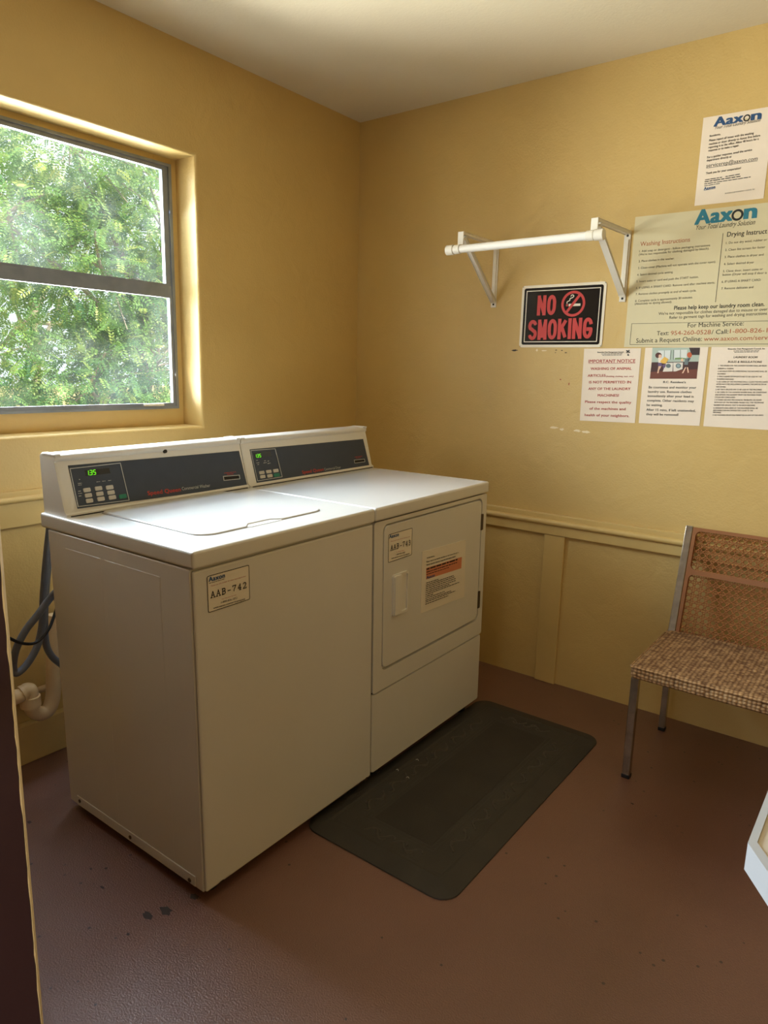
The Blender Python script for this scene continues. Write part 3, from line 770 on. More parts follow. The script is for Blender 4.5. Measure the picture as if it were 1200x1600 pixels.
# ------------------------------------------------------------------ notices on the back wall
def wall_sheet(name, label, cat, corners, mm, thick=0.001, group=None):
    """corners TL TR BR BL in wall coordinates"""
    c = np.mean(np.array(corners), 0)
    t = thing(name, label, cat, Matrix.Translation(PB.at(c[0], c[1], 0.0)), group)
    mb = MB(); prism(mb, PB, corners[::-1], 0.0003, thick); mb.build('sheet', mm, t)
    return t
def ringlogo(parent, mm, cv, c, r, off):
    a = cv(c[0], c[1]); b = cv(c[0], c[1] - r); R = abs(b[1] - a[1])
    cir = lambda rr: [(a[0] + rr * math.cos(k * math.pi / 12), a[1] + rr * math.sin(k * math.pi / 12)) for k in range(24)]
    mb = MB(); ring(mb, PB, cir(R), cir(R * 0.62), off - 0.0004, off); mb.build('logo_ring', mm, parent)
    mb = MB(); prism(mb, PB, [(a[0] + R * .6 * math.cos(math.pi + k * math.pi / 10), a[1] - R * .1 + R * .45 * math.sin(math.pi + k * math.pi / 10)) for k in range(11)], off - 0.0004, off - 0.0001)
    mb.build('logo_centre', M_poster, parent)

# large instruction poster
big = wall_sheet('instruction_poster', 'large pale poster with washing and drying instructions in two columns, right of the hanging rod', 'poster',
                 [(1.3105, 1.884), (1.9225, 1.884), (1.9225, 1.4205), (1.3105, 1.4205)], M_poster, 0.0012)
cv = PB.crop(5, 960, 310)
lettering('logo_lettering', M_teal, big, PB, cv, [('Aax', (632, 205), (915, 172), 108, dict(bold=.05))], off=0.0016)
lettering('logo_last_letter', M_teal, big, PB, cv, [('n', (1016, 160), (1103, 150), 112, dict(bold=.05))], off=0.0016)
ringlogo(big, M_black, cv, (962, 130), 45, 0.0017)
lettering('tagline', M_black, big, PB, cv, [('Your Total Laundry Solution', (630, 247), (1095, 203), 36, dict(shear=.25))], off=0.0016)
lettering('washing_heading', M_rust, big, PB, cv, [('Washing Instructions', (203, 374), (590, 338), 33)], off=0.0016)
it = [('1. Add soap or detergent - follow packaging instructions', (195, 422), (748, 374), 16), ("(We're not responsible for clothing damaged by bleach).", (192, 448), (740, 399), 16),
 ('2. Place clothes in the washer.', (190, 500), (470, 476), 16), ('3. Close cover (Machine will not operate with the cover open).', (185, 553), (793, 502), 16),
 ('4. Select desired cycle setting.', (178, 606), (460, 582), 16), ('5. Insert coins or card and push the START button.', (173, 658), (658, 621), 16),
 ('6. IF USING A SMART CARD: Remove card after machine starts.', (170, 708), (785, 665), 16), ('7. Remove clothes promptly at end of wash cycle.', (167, 757), (640, 727), 16),
 ('8. Complete cycle is approximately 30 minutes.', (163, 810), (612, 780), 16), ('(Absolutely no dyeing allowed).', (160, 832), (450, 816), 16),
 ('Drying Instruct', (880, 300), (1192, 274), 36, dict(bold=.012)),
 ('1. Do not dry wool, rubber or', (872, 358), (1193, 330), 17), ('2. Clean lint screen for faster', (865, 412), (1178, 388), 17), ('3. Place clothes in dryer and', (860, 467), (1165, 447), 17),
 ('4. Select desired dryer', (855, 522), (1090, 507), 17), ('5. Close door, insert coins or', (848, 578), (1160, 560), 17), ('button (Dryer will stop if door is', (845, 605), (1190, 589), 17),
 ('6. IF USING A SMART CARD:', (838, 660), (1145, 645), 17), ('7. Remove delicates and', (835, 713), (1085, 701), 17),
 ('Please help keep our laundry room clean.', (467, 871), (1172, 841), 30, dict(bold=.02)), ("We're not responsible for clothes damaged due to misuse or over", (345, 912), (1195, 877), 22),
 ('Refer to garment tags for washing and drying instructions', (430, 942), (1192, 909), 22), ('For Machine Service:', (572, 1009), (1010, 993), 34), ('Text:', (332, 1071), (425, 1067), 33), ('/ Call:', (758, 1061), (890, 1056), 33),
 ('Submit a Request Online:', (170, 1129), (683, 1114), 34)]
lettering('washing_text', M_black, big, PB, cv, it[:10], off=0.0016)
lettering('drying_heading', M_black, big, PB, cv, it[10:11], off=0.0016)
lettering('drying_text', M_black, big, PB, cv, it[11:19], off=0.0016)
lettering('request_text', M_black, big, PB, cv, it[19:22], off=0.0016)
for k in range(22, 26): lettering('service_text', M_black, big, PB, cv, it[k:k + 1], off=0.0016)
lettering('orange_text', M_rust, big, PB, cv, [('954-260-0528', (440, 1069), (752, 1061), 33), ('1-800-826-1', (902, 1054), (1194, 1046), 33), ('www.aaxon.com/serv', (698, 1114), (1196, 1104), 33)], off=0.0016)
mb = MB()
def thin(mb, a, b, w, off):
    a = np.array(a); b = np.array(b); d = (b - a) / np.linalg.norm(b - a); nn = np.array([-d[1], d[0]]) * w / 2
    mb.poly([PB.at(*c, off) for c in (a - nn, b - nn, b + nn, a + nn)])
thin(mb, (1.6166, 1.800), (1.6166, 1.573), 0.0016, 0.0016)
zb0, zb1 = cv(113, 1142)[1], cv(130, 986)[1] + 0.003
outline(mb, PB, [(1.332, zb0), (1.905, zb0), (1.905, zb1), (1.332, zb1)], 0.0012, 0.0013, 0.0016)

mb.build('ruled_lines', M_black, big)

# letter above it
top = wall_sheet('service_letter', 'white letter to residents about machine repairs, taped above the large instruction poster', 'notice',
                 [(1.513, 2.1805), (1.7275, 2.178), (1.729, 1.8985), (1.513, 1.8995)], M_paper)
cv = PB.crop(5, 960, 150)
lettering('logo_lettering', M_blue, top, PB, cv, [('Aax', (780, 239), (1000, 200), 66, dict(bold=.05))], off=0.0015)
lettering('logo_last_letter', M_blue, top, PB, cv, [('n', (1071, 190), (1140, 179), 68, dict(bold=.05))], off=0.0015)
ringlogo(top, M_black, cv, (1035, 172), 27, 0.0016)
lettering('printed_text', M_black, top, PB, cv, [('Your Total Laundry Solution', (780, 262), (1138, 200), 24, dict(shear=.25)), ('Residents,', (745, 322), (830, 305), 15, dict(bold=.02)),
 ('Please report all issues with the washing', (740, 357), (1088, 298), 16, dict(bold=.02)), ('machine or dryer directly to Aaxon first before', (740, 385), (1138, 316), 16, dict(bold=.02)),
 ('reporting it to the office. Allow 48 hours for a', (735, 411), (1127, 343), 16, dict(bold=.02)), ('response or to make a repair.', (735, 436), (975, 394), 16, dict(bold=.02)),
 ('For a quicker response, email the service', (725, 489), (1075, 428), 16, dict(bold=.02)), ('department directly at', (722, 513), (915, 481), 16, dict(bold=.02)),
 ('servicerep@aaxon.com', (718, 560), (1118, 502), 29, dict(underline=True)), ('Thank you for your cooperation!', (715, 613), (987, 571), 16, dict(bold=.02)),
 ('#a', (708, 660), (845, 638), 10), ('#b', (868, 634), (980, 614), 10), ('#c', (705, 675), (985, 631), 11), ('#d', (703, 691), (1065, 636), 9), ('#e', (703, 706), (825, 686), 8), ('RIVERSIDE CLUB MANAGEMENT COUNCIL, INC', (865, 767), (1097, 733), 9)], off=0.0015)
lettering('company_name', M_blue, top, PB, cv, [('Aaxon', (700, 736), (787, 721), 22, dict(bold=.05, underline=True))], off=0.0015)

# three sheets in a row below
cv = PB.crop(4, 900, 530)
n1 = wall_sheet('red_notice', 'white sheet with red lettering headed IMPORTANT NOTICE, left of the three lower sheets', 'notice', [(1.1548, 1.4148), (1.3753, 1.4165), (1.3774, 1.1384), (1.1592, 1.1350)], M_paper)
B3 = dict(bold=.024)
lettering('red_text', M_dred, n1, PB, cv, [('IMPORTANT NOTICE', (79, 148), (371, 146), 20, dict(bold=.018, underline=True)), ('WASHING OF ANIMAL', (92, 192), (347, 191), 15, B3), ('ARTICLES', (74, 235), (185, 234), 15, B3),
 ('(bedding, clothing, toys, ext.)', (190, 236), (358, 236), 8, dict(bold=.02, shear=.2)), ('IS NOT PERMITTED IN', (82, 276), (344, 276), 15, B3), ('ANY OF THE LAUNDRY', (78, 317), (340, 318), 15, B3), ('MACHINES!', (136, 358), (268, 359), 15, B3),
 ('Please respect the quality', (57, 398), (345, 403), 15, B3), ('of the machines and', (85, 440), (310, 444), 15, B3), ('health of your neighbors.', (55, 480), (333, 487), 15, B3)], off=0.0015)
lettering('heading_text', M_black, n1, PB, cv, [('Riverside Club Management Council', (135, 86), (297, 84), 8, dict(bold=.03)), ('#b', (160, 94), (290, 92), 5), ('#c', (165, 102), (288, 100), 5)], off=0.0015)
mb = MB()
for k, (x, y, w) in enumerate([(320, 73, .006), (331, 72, .006), (326, 80, .006), (334, 82, .005), (318, 84, .004), (326, 92, .003), (327, 99, .006)]):
    mb.poly([PB.at(*p, 0.0015) for p in blob_pts(cv(x, y), w * .8, w * .55, 70 + k, 9)])
mb.build('tree_emblem', M_black, n1, flip=False)

n2 = wall_sheet('resident_notice', 'white sheet with a cartoon laundry picture above its text, middle of the three lower sheets', 'notice', [(1.3905, 1.4178), (1.6098, 1.4208), (1.6092, 1.1425), (1.3918, 1.1393)], M_paper)
lettering('printed_text', M_black, n2, PB, cv, [("B.C. Resident's", (545, 273), (685, 275), 12, dict(shear=.12, bold=.02)), ('Be courteous and monitor your', (455, 307), (752, 309), 14, dict(bold=.012)), ('laundry use. Remove clothes', (451, 334), (722, 337), 14, dict(bold=.012)),
 ('immediately after your load is', (448, 361), (735, 365), 14, dict(bold=.012)), ('complete. Other residents may', (445, 389), (737, 394), 14, dict(bold=.012)), ('be waiting.', (442, 417), (541, 419), 14, dict(bold=.012)),
 ('After 15 mins, if left unattended,', (440, 447), (747, 454), 14, dict(bold=.012)), ('they will be removed!', (439, 475), (640, 479), 14, dict(bold=.012))], off=0.0015)
pic = PB.crop(10.91, 1000, 540)
cols = {}
def flat(name, col, polys, off):
    if col not in cols: cols[col] = mat('print_' + name, srgb(*col), 0.6)
    for p in polys:
        mb = MB(); prism(mb, PB, [pic(*c) for c in p][::-1], 0.0009, off); mb.build(name, cols[col], n2)
def ell(cx_, cy_, rx, ry, k=16): return [(cx_ + rx * math.cos(2 * math.pi * i / k), cy_ + ry * math.sin(2 * math.pi * i / k)) for i in range(k)]
flat('picture_wall', (176, 190, 176), [[(215, 35), (1025, 35), (1000, 275), (200, 285)]], .0012)
flat('picture_wainscot', (72, 40, 36), [[(200, 285), (1000, 272), (980, 440), (180, 455)]], .00125)
flat('picture_floor', (112, 58, 40), [[(182, 450), (982, 400), (968, 565), (168, 565)]], .0013)
flat('picture_curtain', (58, 42, 40), [[(838, 35), (1025, 35), (1015, 160), (880, 160)]], .0013)
flat('picture_window', (220, 224, 220), [[(315, 85), (530, 80), (515, 235), (310, 240)], [(580, 75), (808, 68), (790, 235), (575, 235)]], .0013)
flat('picture_window_bars', (104, 116, 104), [[(415, 83), (423, 83), (420, 237), (412, 237)], [(688, 72), (696, 72), (692, 235), (684, 235)], [(525, 80), (537, 80), (522, 240), (510, 240)], [(572, 75), (584, 75), (578, 240), (566, 240)]], .0014)
flat('picture_machines', (224, 216, 204), [[(440, 295), (565, 292), (555, 440), (390, 445)], [(570, 290), (735, 288), (725, 400), (610, 440), (568, 440)]], .00135)
flat('picture_portholes', (96, 110, 112), [ell(485, 345, 42, 36), ell(655, 345, 46, 42)], .00145)
flat('picture_porthole_glass', (148, 168, 170), [ell(655, 345, 30, 28)], .0015)
flat('picture_hair_dark', (84, 44, 34), [ell(318, 168, 56, 50)], .0015)
flat('picture_hair_red', (196, 98, 58), [ell(845, 160, 42, 48)], .0015)
flat('picture_skin', (232, 190, 160), [ell(345, 180, 28, 30), [(318, 345), (345, 345), (318, 470), (295, 470)], [(345, 345), (372, 340), (340, 405), (318, 440)], [(770, 370), (790, 370), (740, 470), (715, 472)], [(800, 370), (820, 370), (835, 460), (815, 465)], ell(720, 245, 22, 26)], .0016)
flat('picture_yellow_cloth', (232, 184, 84), [[(420, 190), (490, 230), (440, 310), (375, 300), (345, 270)]], .0017)
flat('picture_white_top', (238, 226, 208), [[(310, 205), (360, 200), (375, 290), (315, 300)]], .00155)
flat('picture_purple_shorts', (104, 84, 120), [[(312, 290), (372, 296), (380, 350), (310, 350)], [(385, 330), (445, 310), (430, 370), (400, 392)]], .0018)
flat('picture_grey_shirt', (110, 122, 124), [[(770, 225), (845, 205), (815, 330), (752, 325)], [(845, 205), (868, 215), (838, 262), (815, 255)]], .0017)
flat('picture_green_strip', (120, 150, 90), [[(600, 210), (680, 205), (790, 215), (790, 233), (590, 236)]], .00142)

n3 = wall_sheet('rules_sheet', 'white sheet of small print headed LAUNDRY ROOM RULES & REGULATIONS, right of the three lower sheets', 'notice', [(1.6203, 1.4225), (1.8380, 1.4225), (1.8380, 1.1430), (1.6223, 1.1422)], M_paper)
rules = ['1. THE HOURS FOR THE LAUNDRY ROOMS SHALL BE FROM', '8:00AM to 10:00PM.', '2. NO HOLD ITEMS OR OVERLOADING THE MACHINES SHALL BE', 'ALLOWED.', '3. ONLY LIQUID DETERGENTS ARE TO BE USED IN THE', 'WASHING MACHINES.',
 '4. ALL USERS OF THE MACHINES SHALL CLEAN THE MACHINES', 'AFTER EACH USE, INCLUDING CLEANING THE LINT FILTER IN', 'THE DRYERS.', '5. NO TINTS OR DYES ARE TO BE USED IN THE MACHINES.', '6. ALL USERS OF THE LAUNDRY ROOMS SHALL BE COURTEOUS', 'AND REMOVE THE LAUNDRY FROM THE MACHINES WHEN', 'CYCLES ARE CONCLUDED.',
 '7. IF THERE ARE ANY MECHANICAL PROBLEMS OR ISSUES', 'WITH ANY OF THE MACHINES, PLEASE CALL THE TELEPHONE', 'NUMBER FOR SERVICE THAT IS ON EACH MACHINE.', '8. RESIDENTS AND USERS OF THE MACHINES SHALL BE', 'RESPONSIBLE FOR ANY DAMAGE THEY CAUSE TO THE', 'MACHINES.', '9. NO WASHING OR DRYING PERMITTED IN ANY OF THE UNITS.']
yl = [169, 187, 204, 220, 237, 253, 270, 285, 301, 318, 335, 351, 366, 383, 399, 416, 434, 449, 461, 478]
xr = [1190, 985, 1193, 936, 1160, 987, 1197, 1188, 937, 1162, 1190, 1157, 995, 1158, 1173, 1120, 1135, 1105, 907, 1172]
lettering('printed_text', M_black, n3, PB, cv, [('LAUNDRY ROOM', (985, 118), (1132, 119), 12, dict(bold=.016, shear=.15)), ('RULES & REGULATIONS', (950, 147), (1160, 148), 12, dict(bold=.016, shear=.15)), ('Riverside Club Management Council, Inc', (950, 65), (1180, 63), 8, dict(bold=.03)), ('#b', (985, 75), (1145, 73), 5), ('#c', (990, 83), (1140, 81), 5)] +
          [(t, (890 - (y - 165) * 0.115, y), (x, y + 1.5), 8, dict(bold=.014, shear=.15)) for t, y, x in zip(rules, yl, xr)], off=0.0015)

# no smoking sign
ns = [(0.8740, 1.6635), (1.2215, 1.6635), (1.2275, 1.4235), (0.8735, 1.4180)]
ns_x0, ns_x1, ns_z0, ns_z1 = 0.8738, 1.2245, 1.4200, 1.6640
sg = thing('no_smoking_sign', 'black metal sign with red NO SMOKING lettering and a white rounded border', 'sign', Matrix.Translation(PB.at((ns_x0 + ns_x1) / 2, (ns_z0 + ns_z1) / 2, 0)))
mb = MB(); prism(mb, PB, rrect(ns_x0, ns_z0, ns_x1, ns_z1, 0.012), 0.0005, 0.0025); mb.build('sign_plate', M_signw, sg)
i1, i2, i3 = 0.0105, 0.0205, 0.0235
mb = MB(); prism(mb, PB, rrect(ns_x0 + i1, ns_z0 + i1, ns_x1 - i1, ns_z1 - i1, 0.008), 0.0024, 0.0028); mb.build('black_field', M_signb, sg)
mb = MB(); ring(mb, PB, rrect(ns_x0 + i2, ns_z0 + i2, ns_x1 - i2, ns_z1 - i2, 0.001), rrect(ns_x0 + i3, ns_z0 + i3, ns_x1 - i3, ns_z1 - i3, 0.001), 0.0026, 0.0031); mb.build('white_line', M_signw, sg)
cv = PB.crop(7.5, 800, 430)
for nm_, tx_, a_, b_, h_, g_ in (('upper_word', 'NO', (294, 474), (513, 466), 233, .35), ('lower_word', 'SMOKING', (188, 762), (942, 742), 234, .28)):
    mb = MB(); H1 = cv(*a_); H2 = cv(a_[0], a_[1] - h_)
    stroke_text(mb, PB, tx_, H1, cv(*b_), abs(H2[1] - H1[1]), 0.0138, g_, 0.0033); mb.build(nm_, M_red, sg, flip=False)
c = cv(720, 335); R = 0.0490
cir = lambda rr: [(c[0] + rr * math.cos(k * math.pi / 18), c[1] + rr * math.sin(k * math.pi / 18)) for k in range(36)]
mb = MB()
z0_ = c[1] + 0.003
prism(mb, PB, [(c[0] - .018, z0_ - .012), (c[0] + .030, z0_ - .012), (c[0] + .030, z0_ - .003), (c[0] - .018, z0_ - .003)], 0.0027, 0.0031)
sm = smoothpath([(c[0] - .025, 0, z0_ - .002), (c[0] - .025, 0, z0_ + .005), (c[0] - .015, 0, z0_ + .010), (c[0] - .014, 0, z0_ + .017), (c[0] - .005, 0, z0_ + .020), (c[0] + .001, 0, z0_ + .026), (c[0] - .006, 0, z0_ + .031), (c[0] - .012, 0, z0_ + .025)], 5)
for a, b in zip(sm, sm[1:]): thin(mb, (a.x, a.z), (b.x, b.z), 0.0035, 0.0031)
mb.build('cigarette', M_signw, sg)
mb = MB(); prism(mb, PB, [(c[0] - .029, z0_ - .012), (c[0] - .020, z0_ - .012), (c[0] - .020, z0_ - .003), (c[0] - .029, z0_ - .003)], 0.0027, 0.0031); mb.build('cigarette_tip', M_dred, sg)
mb = MB(); ring(mb, PB, cir(R), cir(R * 0.80), 0.0027, 0.0034)
d = np.array([math.cos(math.radians(52)), math.sin(math.radians(52))]); thin(mb, np.array(c) - d * R * .85, np.array(c) + d * R * .85, 0.0105, 0.0035)
mb.build('prohibition_ring', M_red, sg)
for (x, z) in ((ns_x0 + .005, ns_z0 + .005), (ns_x1 - .005, ns_z0 + .005), (ns_x0 + .005, ns_z1 - .005), (ns_x1 - .005, ns_z1 - .005)):
    mb = MB(); disc(mb, PB, (x, z), 0.0016, 0.0024, 0.0028, 10); mb.build('screw_hole', M_dark, sg)

# ------------------------------------------------------------------ brackets and hanging rod
def bracket(x, zt, zb, dx, dz, label):
    D = 0.305
    t = thing('shelf_bracket', label, 'bracket', Matrix.Translation((x, 0, zb)), 'white steel brackets of the hanging rod')
    mb = MB(); mb.box((x - .0125, -0.004, zb), (x + .0125, -0.0003, zt), 0.0015); mb.obox((x, -0.006, zb + .03), (x, -0.006, zt - .03), 0.012, 0.006, (0, 1, 0))
    mb.build('wall_plate', M_white, t)
    mb = MB(); mb.obox((x, -0.003, zt - .006), (x + dx, -D, zt - .006 + dz), 0.022, 0.010, bev=.002); mb.build('top_arm', M_white, t)
    mb = MB(); mb.obox((x + dx * .9, -D + .02, zt - .018 + dz), (x, -0.008, zb + .025), 0.018, 0.011, bev=.003); mb.build('diagonal_brace', M_white, t)
    mb = MB(); mb.box((x + dx - .0125, -D - .003, zt - .046 + dz), (x + dx + .0125, -D + .003, zt + dz), 0.0015)
    mb.obox((x + dx, -D + .002, zt - .030 + dz), (x + dx, -D + .03, zt - .012 + dz), .022, .004); mb.build('front_hook', M_white, t)
    for z in (zt - .016, zb + .012):
        mb = MB(); disc(mb, PB, (x, z), .0042, .0035, .0048, 10); mb.build('screw_hole', M_dark, t)
    return (x + dx, -D, zt + dz)
a = bracket(0.744, 1.842, 1.584, 0.012, -0.006, 'white triangular steel bracket under the left end of the hanging rod')
b = bracket(1.289, 1.837, 1.586, -0.010, -0.005, 'white triangular steel bracket under the right end of the hanging rod, beside the poster')
ry_, = (-0.328,)
Q = Plane((0, ry_, 0), (1, 0, 0), (0, 0, 1))
pa = Q.px(703, 391); pb = Q.px(938, 366.5)
rod = thing('hanging_rod', 'short white plastic clothes rod with end caps, held on the two wall brackets', 'rod', Matrix.Translation((pa[0], ry_, pa[1])))
A3 = np.array([pa[0], ry_, pa[1]]); B3_ = np.array([pb[0], ry_, pb[1]]); dd = (B3_ - A3) / np.linalg.norm(B3_ - A3)
mb = MB(); mb.tube([A3 + dd * .006, B3_ - dd * .006], 0.0145, 20); mb.build('rod_tube', M_rod, rod, smooth=True)
for s, e in ((A3, dd), (B3_, -dd)):
    mb = MB(); mb.tube([s - e * .012, s - e * .010, s + e * .016, s + e * .018], 0.0185, 20); mb.build('end_cap', M_white, rod, smooth=True)
    mb = MB(); mb.tube([s + e * .022, s + e * .024, s + e * .044, s + e * .046], 0.0168, 20); mb.build('collar', M_white, rod, smooth=True)

# ------------------------------------------------------------------ floor mat
MX0, MX1, MY0, MY1 = 0.962, 1.468, -1.392, -0.335
mt = thing('floor_mat', 'dark grey rubber cushion mat with a sloping edge, on the floor before the dryer', 'mat', Matrix.Translation(((MX0 + MX1) / 2, (MY0 + MY1) / 2, 0)))
loops = []
for ins, z in ((0, 0.0005), (0.001, 0.004), (0.050, 0.0135), (0.053, 0.0155), (0.060, 0.0155), (0.063, 0.0135), (0.068, 0.0135), (0.070, 0.0150), (0.074, 0.0150), (0.076, 0.0135),
               (0.126, 0.0135), (0.128, 0.0155), (0.133, 0.0155), (0.135, 0.0135), (0.140, 0.0135), (0.142, 0.0155), (0.147, 0.0155), (0.150, 0.0125)):
    loops.append([(x, y, z) for x, y in rrect(MX0 + ins, MY0 + ins, MX1 - ins, MY1 - ins, max(0.055 - ins, 0.004), 6)])
mb = MB(); mb.loft(loops); mb.build('rubber_body', M_rubber, mt, smooth=True)
MB().box((MX0 + .153, MY0 + .153, 0.0115), (MX1 - .153, MY1 - .153, 0.0132), .0005, 1).build('middle_field', M_rubberc, mt)
mb = MB()
def vine(p0, p1):
    p0 = Vector(p0); p1 = Vector(p1); d = p1 - p0; L = d.length; d.normalize(); s = Vector((-d.y, d.x, 0))
    N = max(2, int(L / 0.11))
    for k in range(N):
        c = p0 + d * (L * (k + .5) / N); q = L / N
        mb.tube(smoothpath([c - d * q * .45 - s * .012, c - d * q * .2 + s * .014, c + d * q * .1 - s * .010, c + d * q * .4 + s * .012], 4), 0.0026, 6)
        for e, ww in ((-.25, 1), (.05, -1), (.3, 1)):
            o_ = c + d * q * e + s * ww * .006
            mb.tube(smoothpath([o_, o_ + d * .010 + s * ww * .010, o_ + d * .022 + s * ww * .008, o_ + d * .026], 3), 0.0024, 6)
zz = 0.0135; c_ = 0.101
vine((MX0 + .16, MY0 + c_, zz), (MX1 - .16, MY0 + c_, zz)); vine((MX1 - c_, MY0 + .16, zz), (MX1 - c_, MY1 - .16, zz))
vine((MX1 - .16, MY1 - c_, zz), (MX0 + .16, MY1 - c_, zz)); vine((MX0 + c_, MY1 - .16, zz), (MX0 + c_, MY0 + .16, zz))
tag(mb.build('leaf_scroll_relief', M_rubber2, mt, smooth=True), kind='stuff')
for k, (px, py, which) in enumerate([(620, 1210, 'leftmost'), (651, 1194, 'rightmost'), (636, 1222, 'nearest')]):
    c = PF.px(px, py); mb = MB()
    mb.tube(smoothpath([(c[0] - .004, c[1], .0150), (c[0], c[1] + .005, .0165), (c[0] + .006, c[1] + .001 * k, .0150)], 3), .0007, 5)
    tag(mb.build('lint_thread', M_white), 'tiny pale curl of lint on the dark rubber mat, %s of the three' % which, 'lint', 'bits of lint on the mat')

# ------------------------------------------------------------------ chair
CX0, CX1 = 1.610, 2.120
ch = thing('waiting_chair', 'vintage chair with chrome square legs, cane-weave back and brown tweed seat, against the back wall', 'chair', Matrix.Translation(((CX0 + CX1) / 2, -0.32, 0)))
bx = MB().box((CX0 - .003, -0.545, 0.356), (CX1 + .003, -0.100, 0.409), 0.014, 4)
for v in bx.bm.verts:
    if v.co.z > .40:
        fx = (v.co.x - CX0) / (CX1 - CX0); v.co.z -= 0.006 * (2 * fx - 1) ** 2
seat = bx.build('seat', M_tweed, ch, smooth=True)
mb = MB(); z = .397
pp = rrect(CX0 - .004, -0.546, CX1 + .004, -0.099, 0.014, 4)
mb.tube([(x, y, z) for x, y in pp] + [(pp[0][0], pp[0][1], z)], 0.0028, 6); mb.build('seat_piping', M_tweed, seat, smooth=True)
by = lambda z: -0.126 + 0.254 * (z - .40)
for x in (CX0 + .012, CX1 - .012):
    mb = MB(); mb.box((x - .0125, -0.534, 0.012), (x + .0125, -0.510, 0.358), .002); lg = mb.build('leg', M_chrome, ch)
    MB().box((x - .0135, -0.535, 0.0), (x + .0135, -0.509, 0.014), .002).build('foot_glide', M_tie, lg)
    mb = MB(); mb.box((x - .011, -0.128, 0.012), (x + .011, -0.104, 0.358), .002); lg = mb.build('leg', M_chrome, ch)
    MB().box((x - .012, -0.129, 0.0), (x + .012, -0.103, 0.014), .002).build('foot_glide', M_tie, lg)
    mb = MB(); mb.obox((x, by(.35), .35), (x, by(.779), .779), 0.025, 0.018, (0, 1, 0), .002); mb.build('back_post', M_chrome, ch)
PK = Plane((0, by(.40), .40), (1, 0, 0), (0, .254, 1))   # the leaning back
k_ = math.sqrt(1 + .254 ** 2)
vz = lambda z: (z - .40) * k_
fx0, fx1 = CX0 + .026, CX1 - .026
o1 = (fx0 + .012, vz(.627), fx1 - .012, vz(.764)); o2 = (fx0 + .012, vz(.39), fx1 - .012, vz(.609))
mb = MB()
zsplit = vz(.618)
ring(mb, PK, rrect(fx0, zsplit, fx1, vz(.776), .003), rrect(*o1, .018), -0.009, 0.009)
ring(mb, PK, rrect(fx0, vz(.375), fx1, zsplit, .003), rrect(*o2, .018), -0.009, 0.009)
mb.build('backrest_frame', M_brown, ch)
def cane(rect_):
    x0, y0, x1, y1 = rect_; p = 0.0238; mb = MB(); w = 0.0028
    cyy = y1 - 0.014
    def strand(a, b, z):
        a = np.array(a); b = np.array(b); d = b - a; L = np.linalg.norm(d); d /= L; nn = np.array([-d[1], d[0]]) * w / 2
        mb.loft([[PK.at(*(q - nn), z), PK.at(*(q + nn), z), PK.at(*q, z + .0016)] for q in (a, b)])
    nx = int((x1 - x0) / p) + 2; ny = int((y1 - y0) / p) + 2
    for i in range(nx):
        for s in (-.0036, .0036):
            x = x0 + i * p + s - .002
            if x0 < x < x1: strand((x, y0), (x, y1), -.0010)
    for j in range(ny):
        for s in (-.0036, .0036):
            y = cyy - j * p + s + p / 2
            if y0 < y < y1: strand((x0, y), (x1, y), .0002)
    def clip(a, b):
        a = np.array(a, float); b = np.array(b, float); t0, t1 = 0.0, 1.0; d = b - a
        for ax, lo, hi in ((0, x0, x1), (1, y0, y1)):
            if abs(d[ax]) < 1e-9: continue
            ta, tb = sorted(((lo - a[ax]) / d[ax], (hi - a[ax]) / d[ax])); t0 = max(t0, ta); t1 = min(t1, tb)
        return (a + d * t0, a + d * t1) if t1 - t0 > 1e-3 else None
    Hh = (y1 - y0) + 1.0
    for sgn in (1, -1):
        for i in range(-60, 60):
            bx_ = x0 - .002 + i * p; byy = cyy
            # diagonals through the crossings of the doubled strands
            q = clip((bx_ - Hh, byy - sgn * Hh), (bx_ + Hh, byy + sgn * Hh))
            if q: strand(q[0], q[1], .0014)
    return mb.build('cane_webbing', M_cane, ch)
for o in (o1, o2):
    tag(cane(o), kind='stuff')

# ------------------------------------------------------------------ table corner at the right edge
tz = 0.86
c0 = np.array([2.1608, -2.003]); c1 = c0 + np.array([0.56, -0.83]) * 0.17
pts = [tuple(c0), tuple(c1), (2.72, c1[1]), (2.80, c1[1] + .1), (2.80, -1.35), (2.74, -1.28), (2.2608, -1.28), (2.1608, -1.36)]
tb = thing('folding_table', 'white-edged table with a beige top and clipped corners, only its corner showing at the right', 'table', Matrix.Translation((2.48, -1.7, 0)))
def inset(p, k):
    c = np.mean(np.array(p), 0); return [tuple(c + (np.array(q) - c) * (1 - k / np.linalg.norm(np.array(q) - c))) for q in p]
mb = MB()
pin = inset(pts, .010)
ring(mb, PF, pts, pin, tz - .030, tz); mb.build('edge_trim', M_tablew, tb)
mb = MB(); prism(mb, PF, pin, tz - .026, tz - .002); mb.build('table_top', M_tabletop, tb)
for x, y in ((2.62, -1.95), (2.72, -1.45), (2.45, -1.95), (2.45, -1.42)):
    mb = MB(); mb.tube([(x, y, 0.0), (x, y, tz - .026)], .014, 12); mb.build('leg', M_chrome, tb, smooth=True)

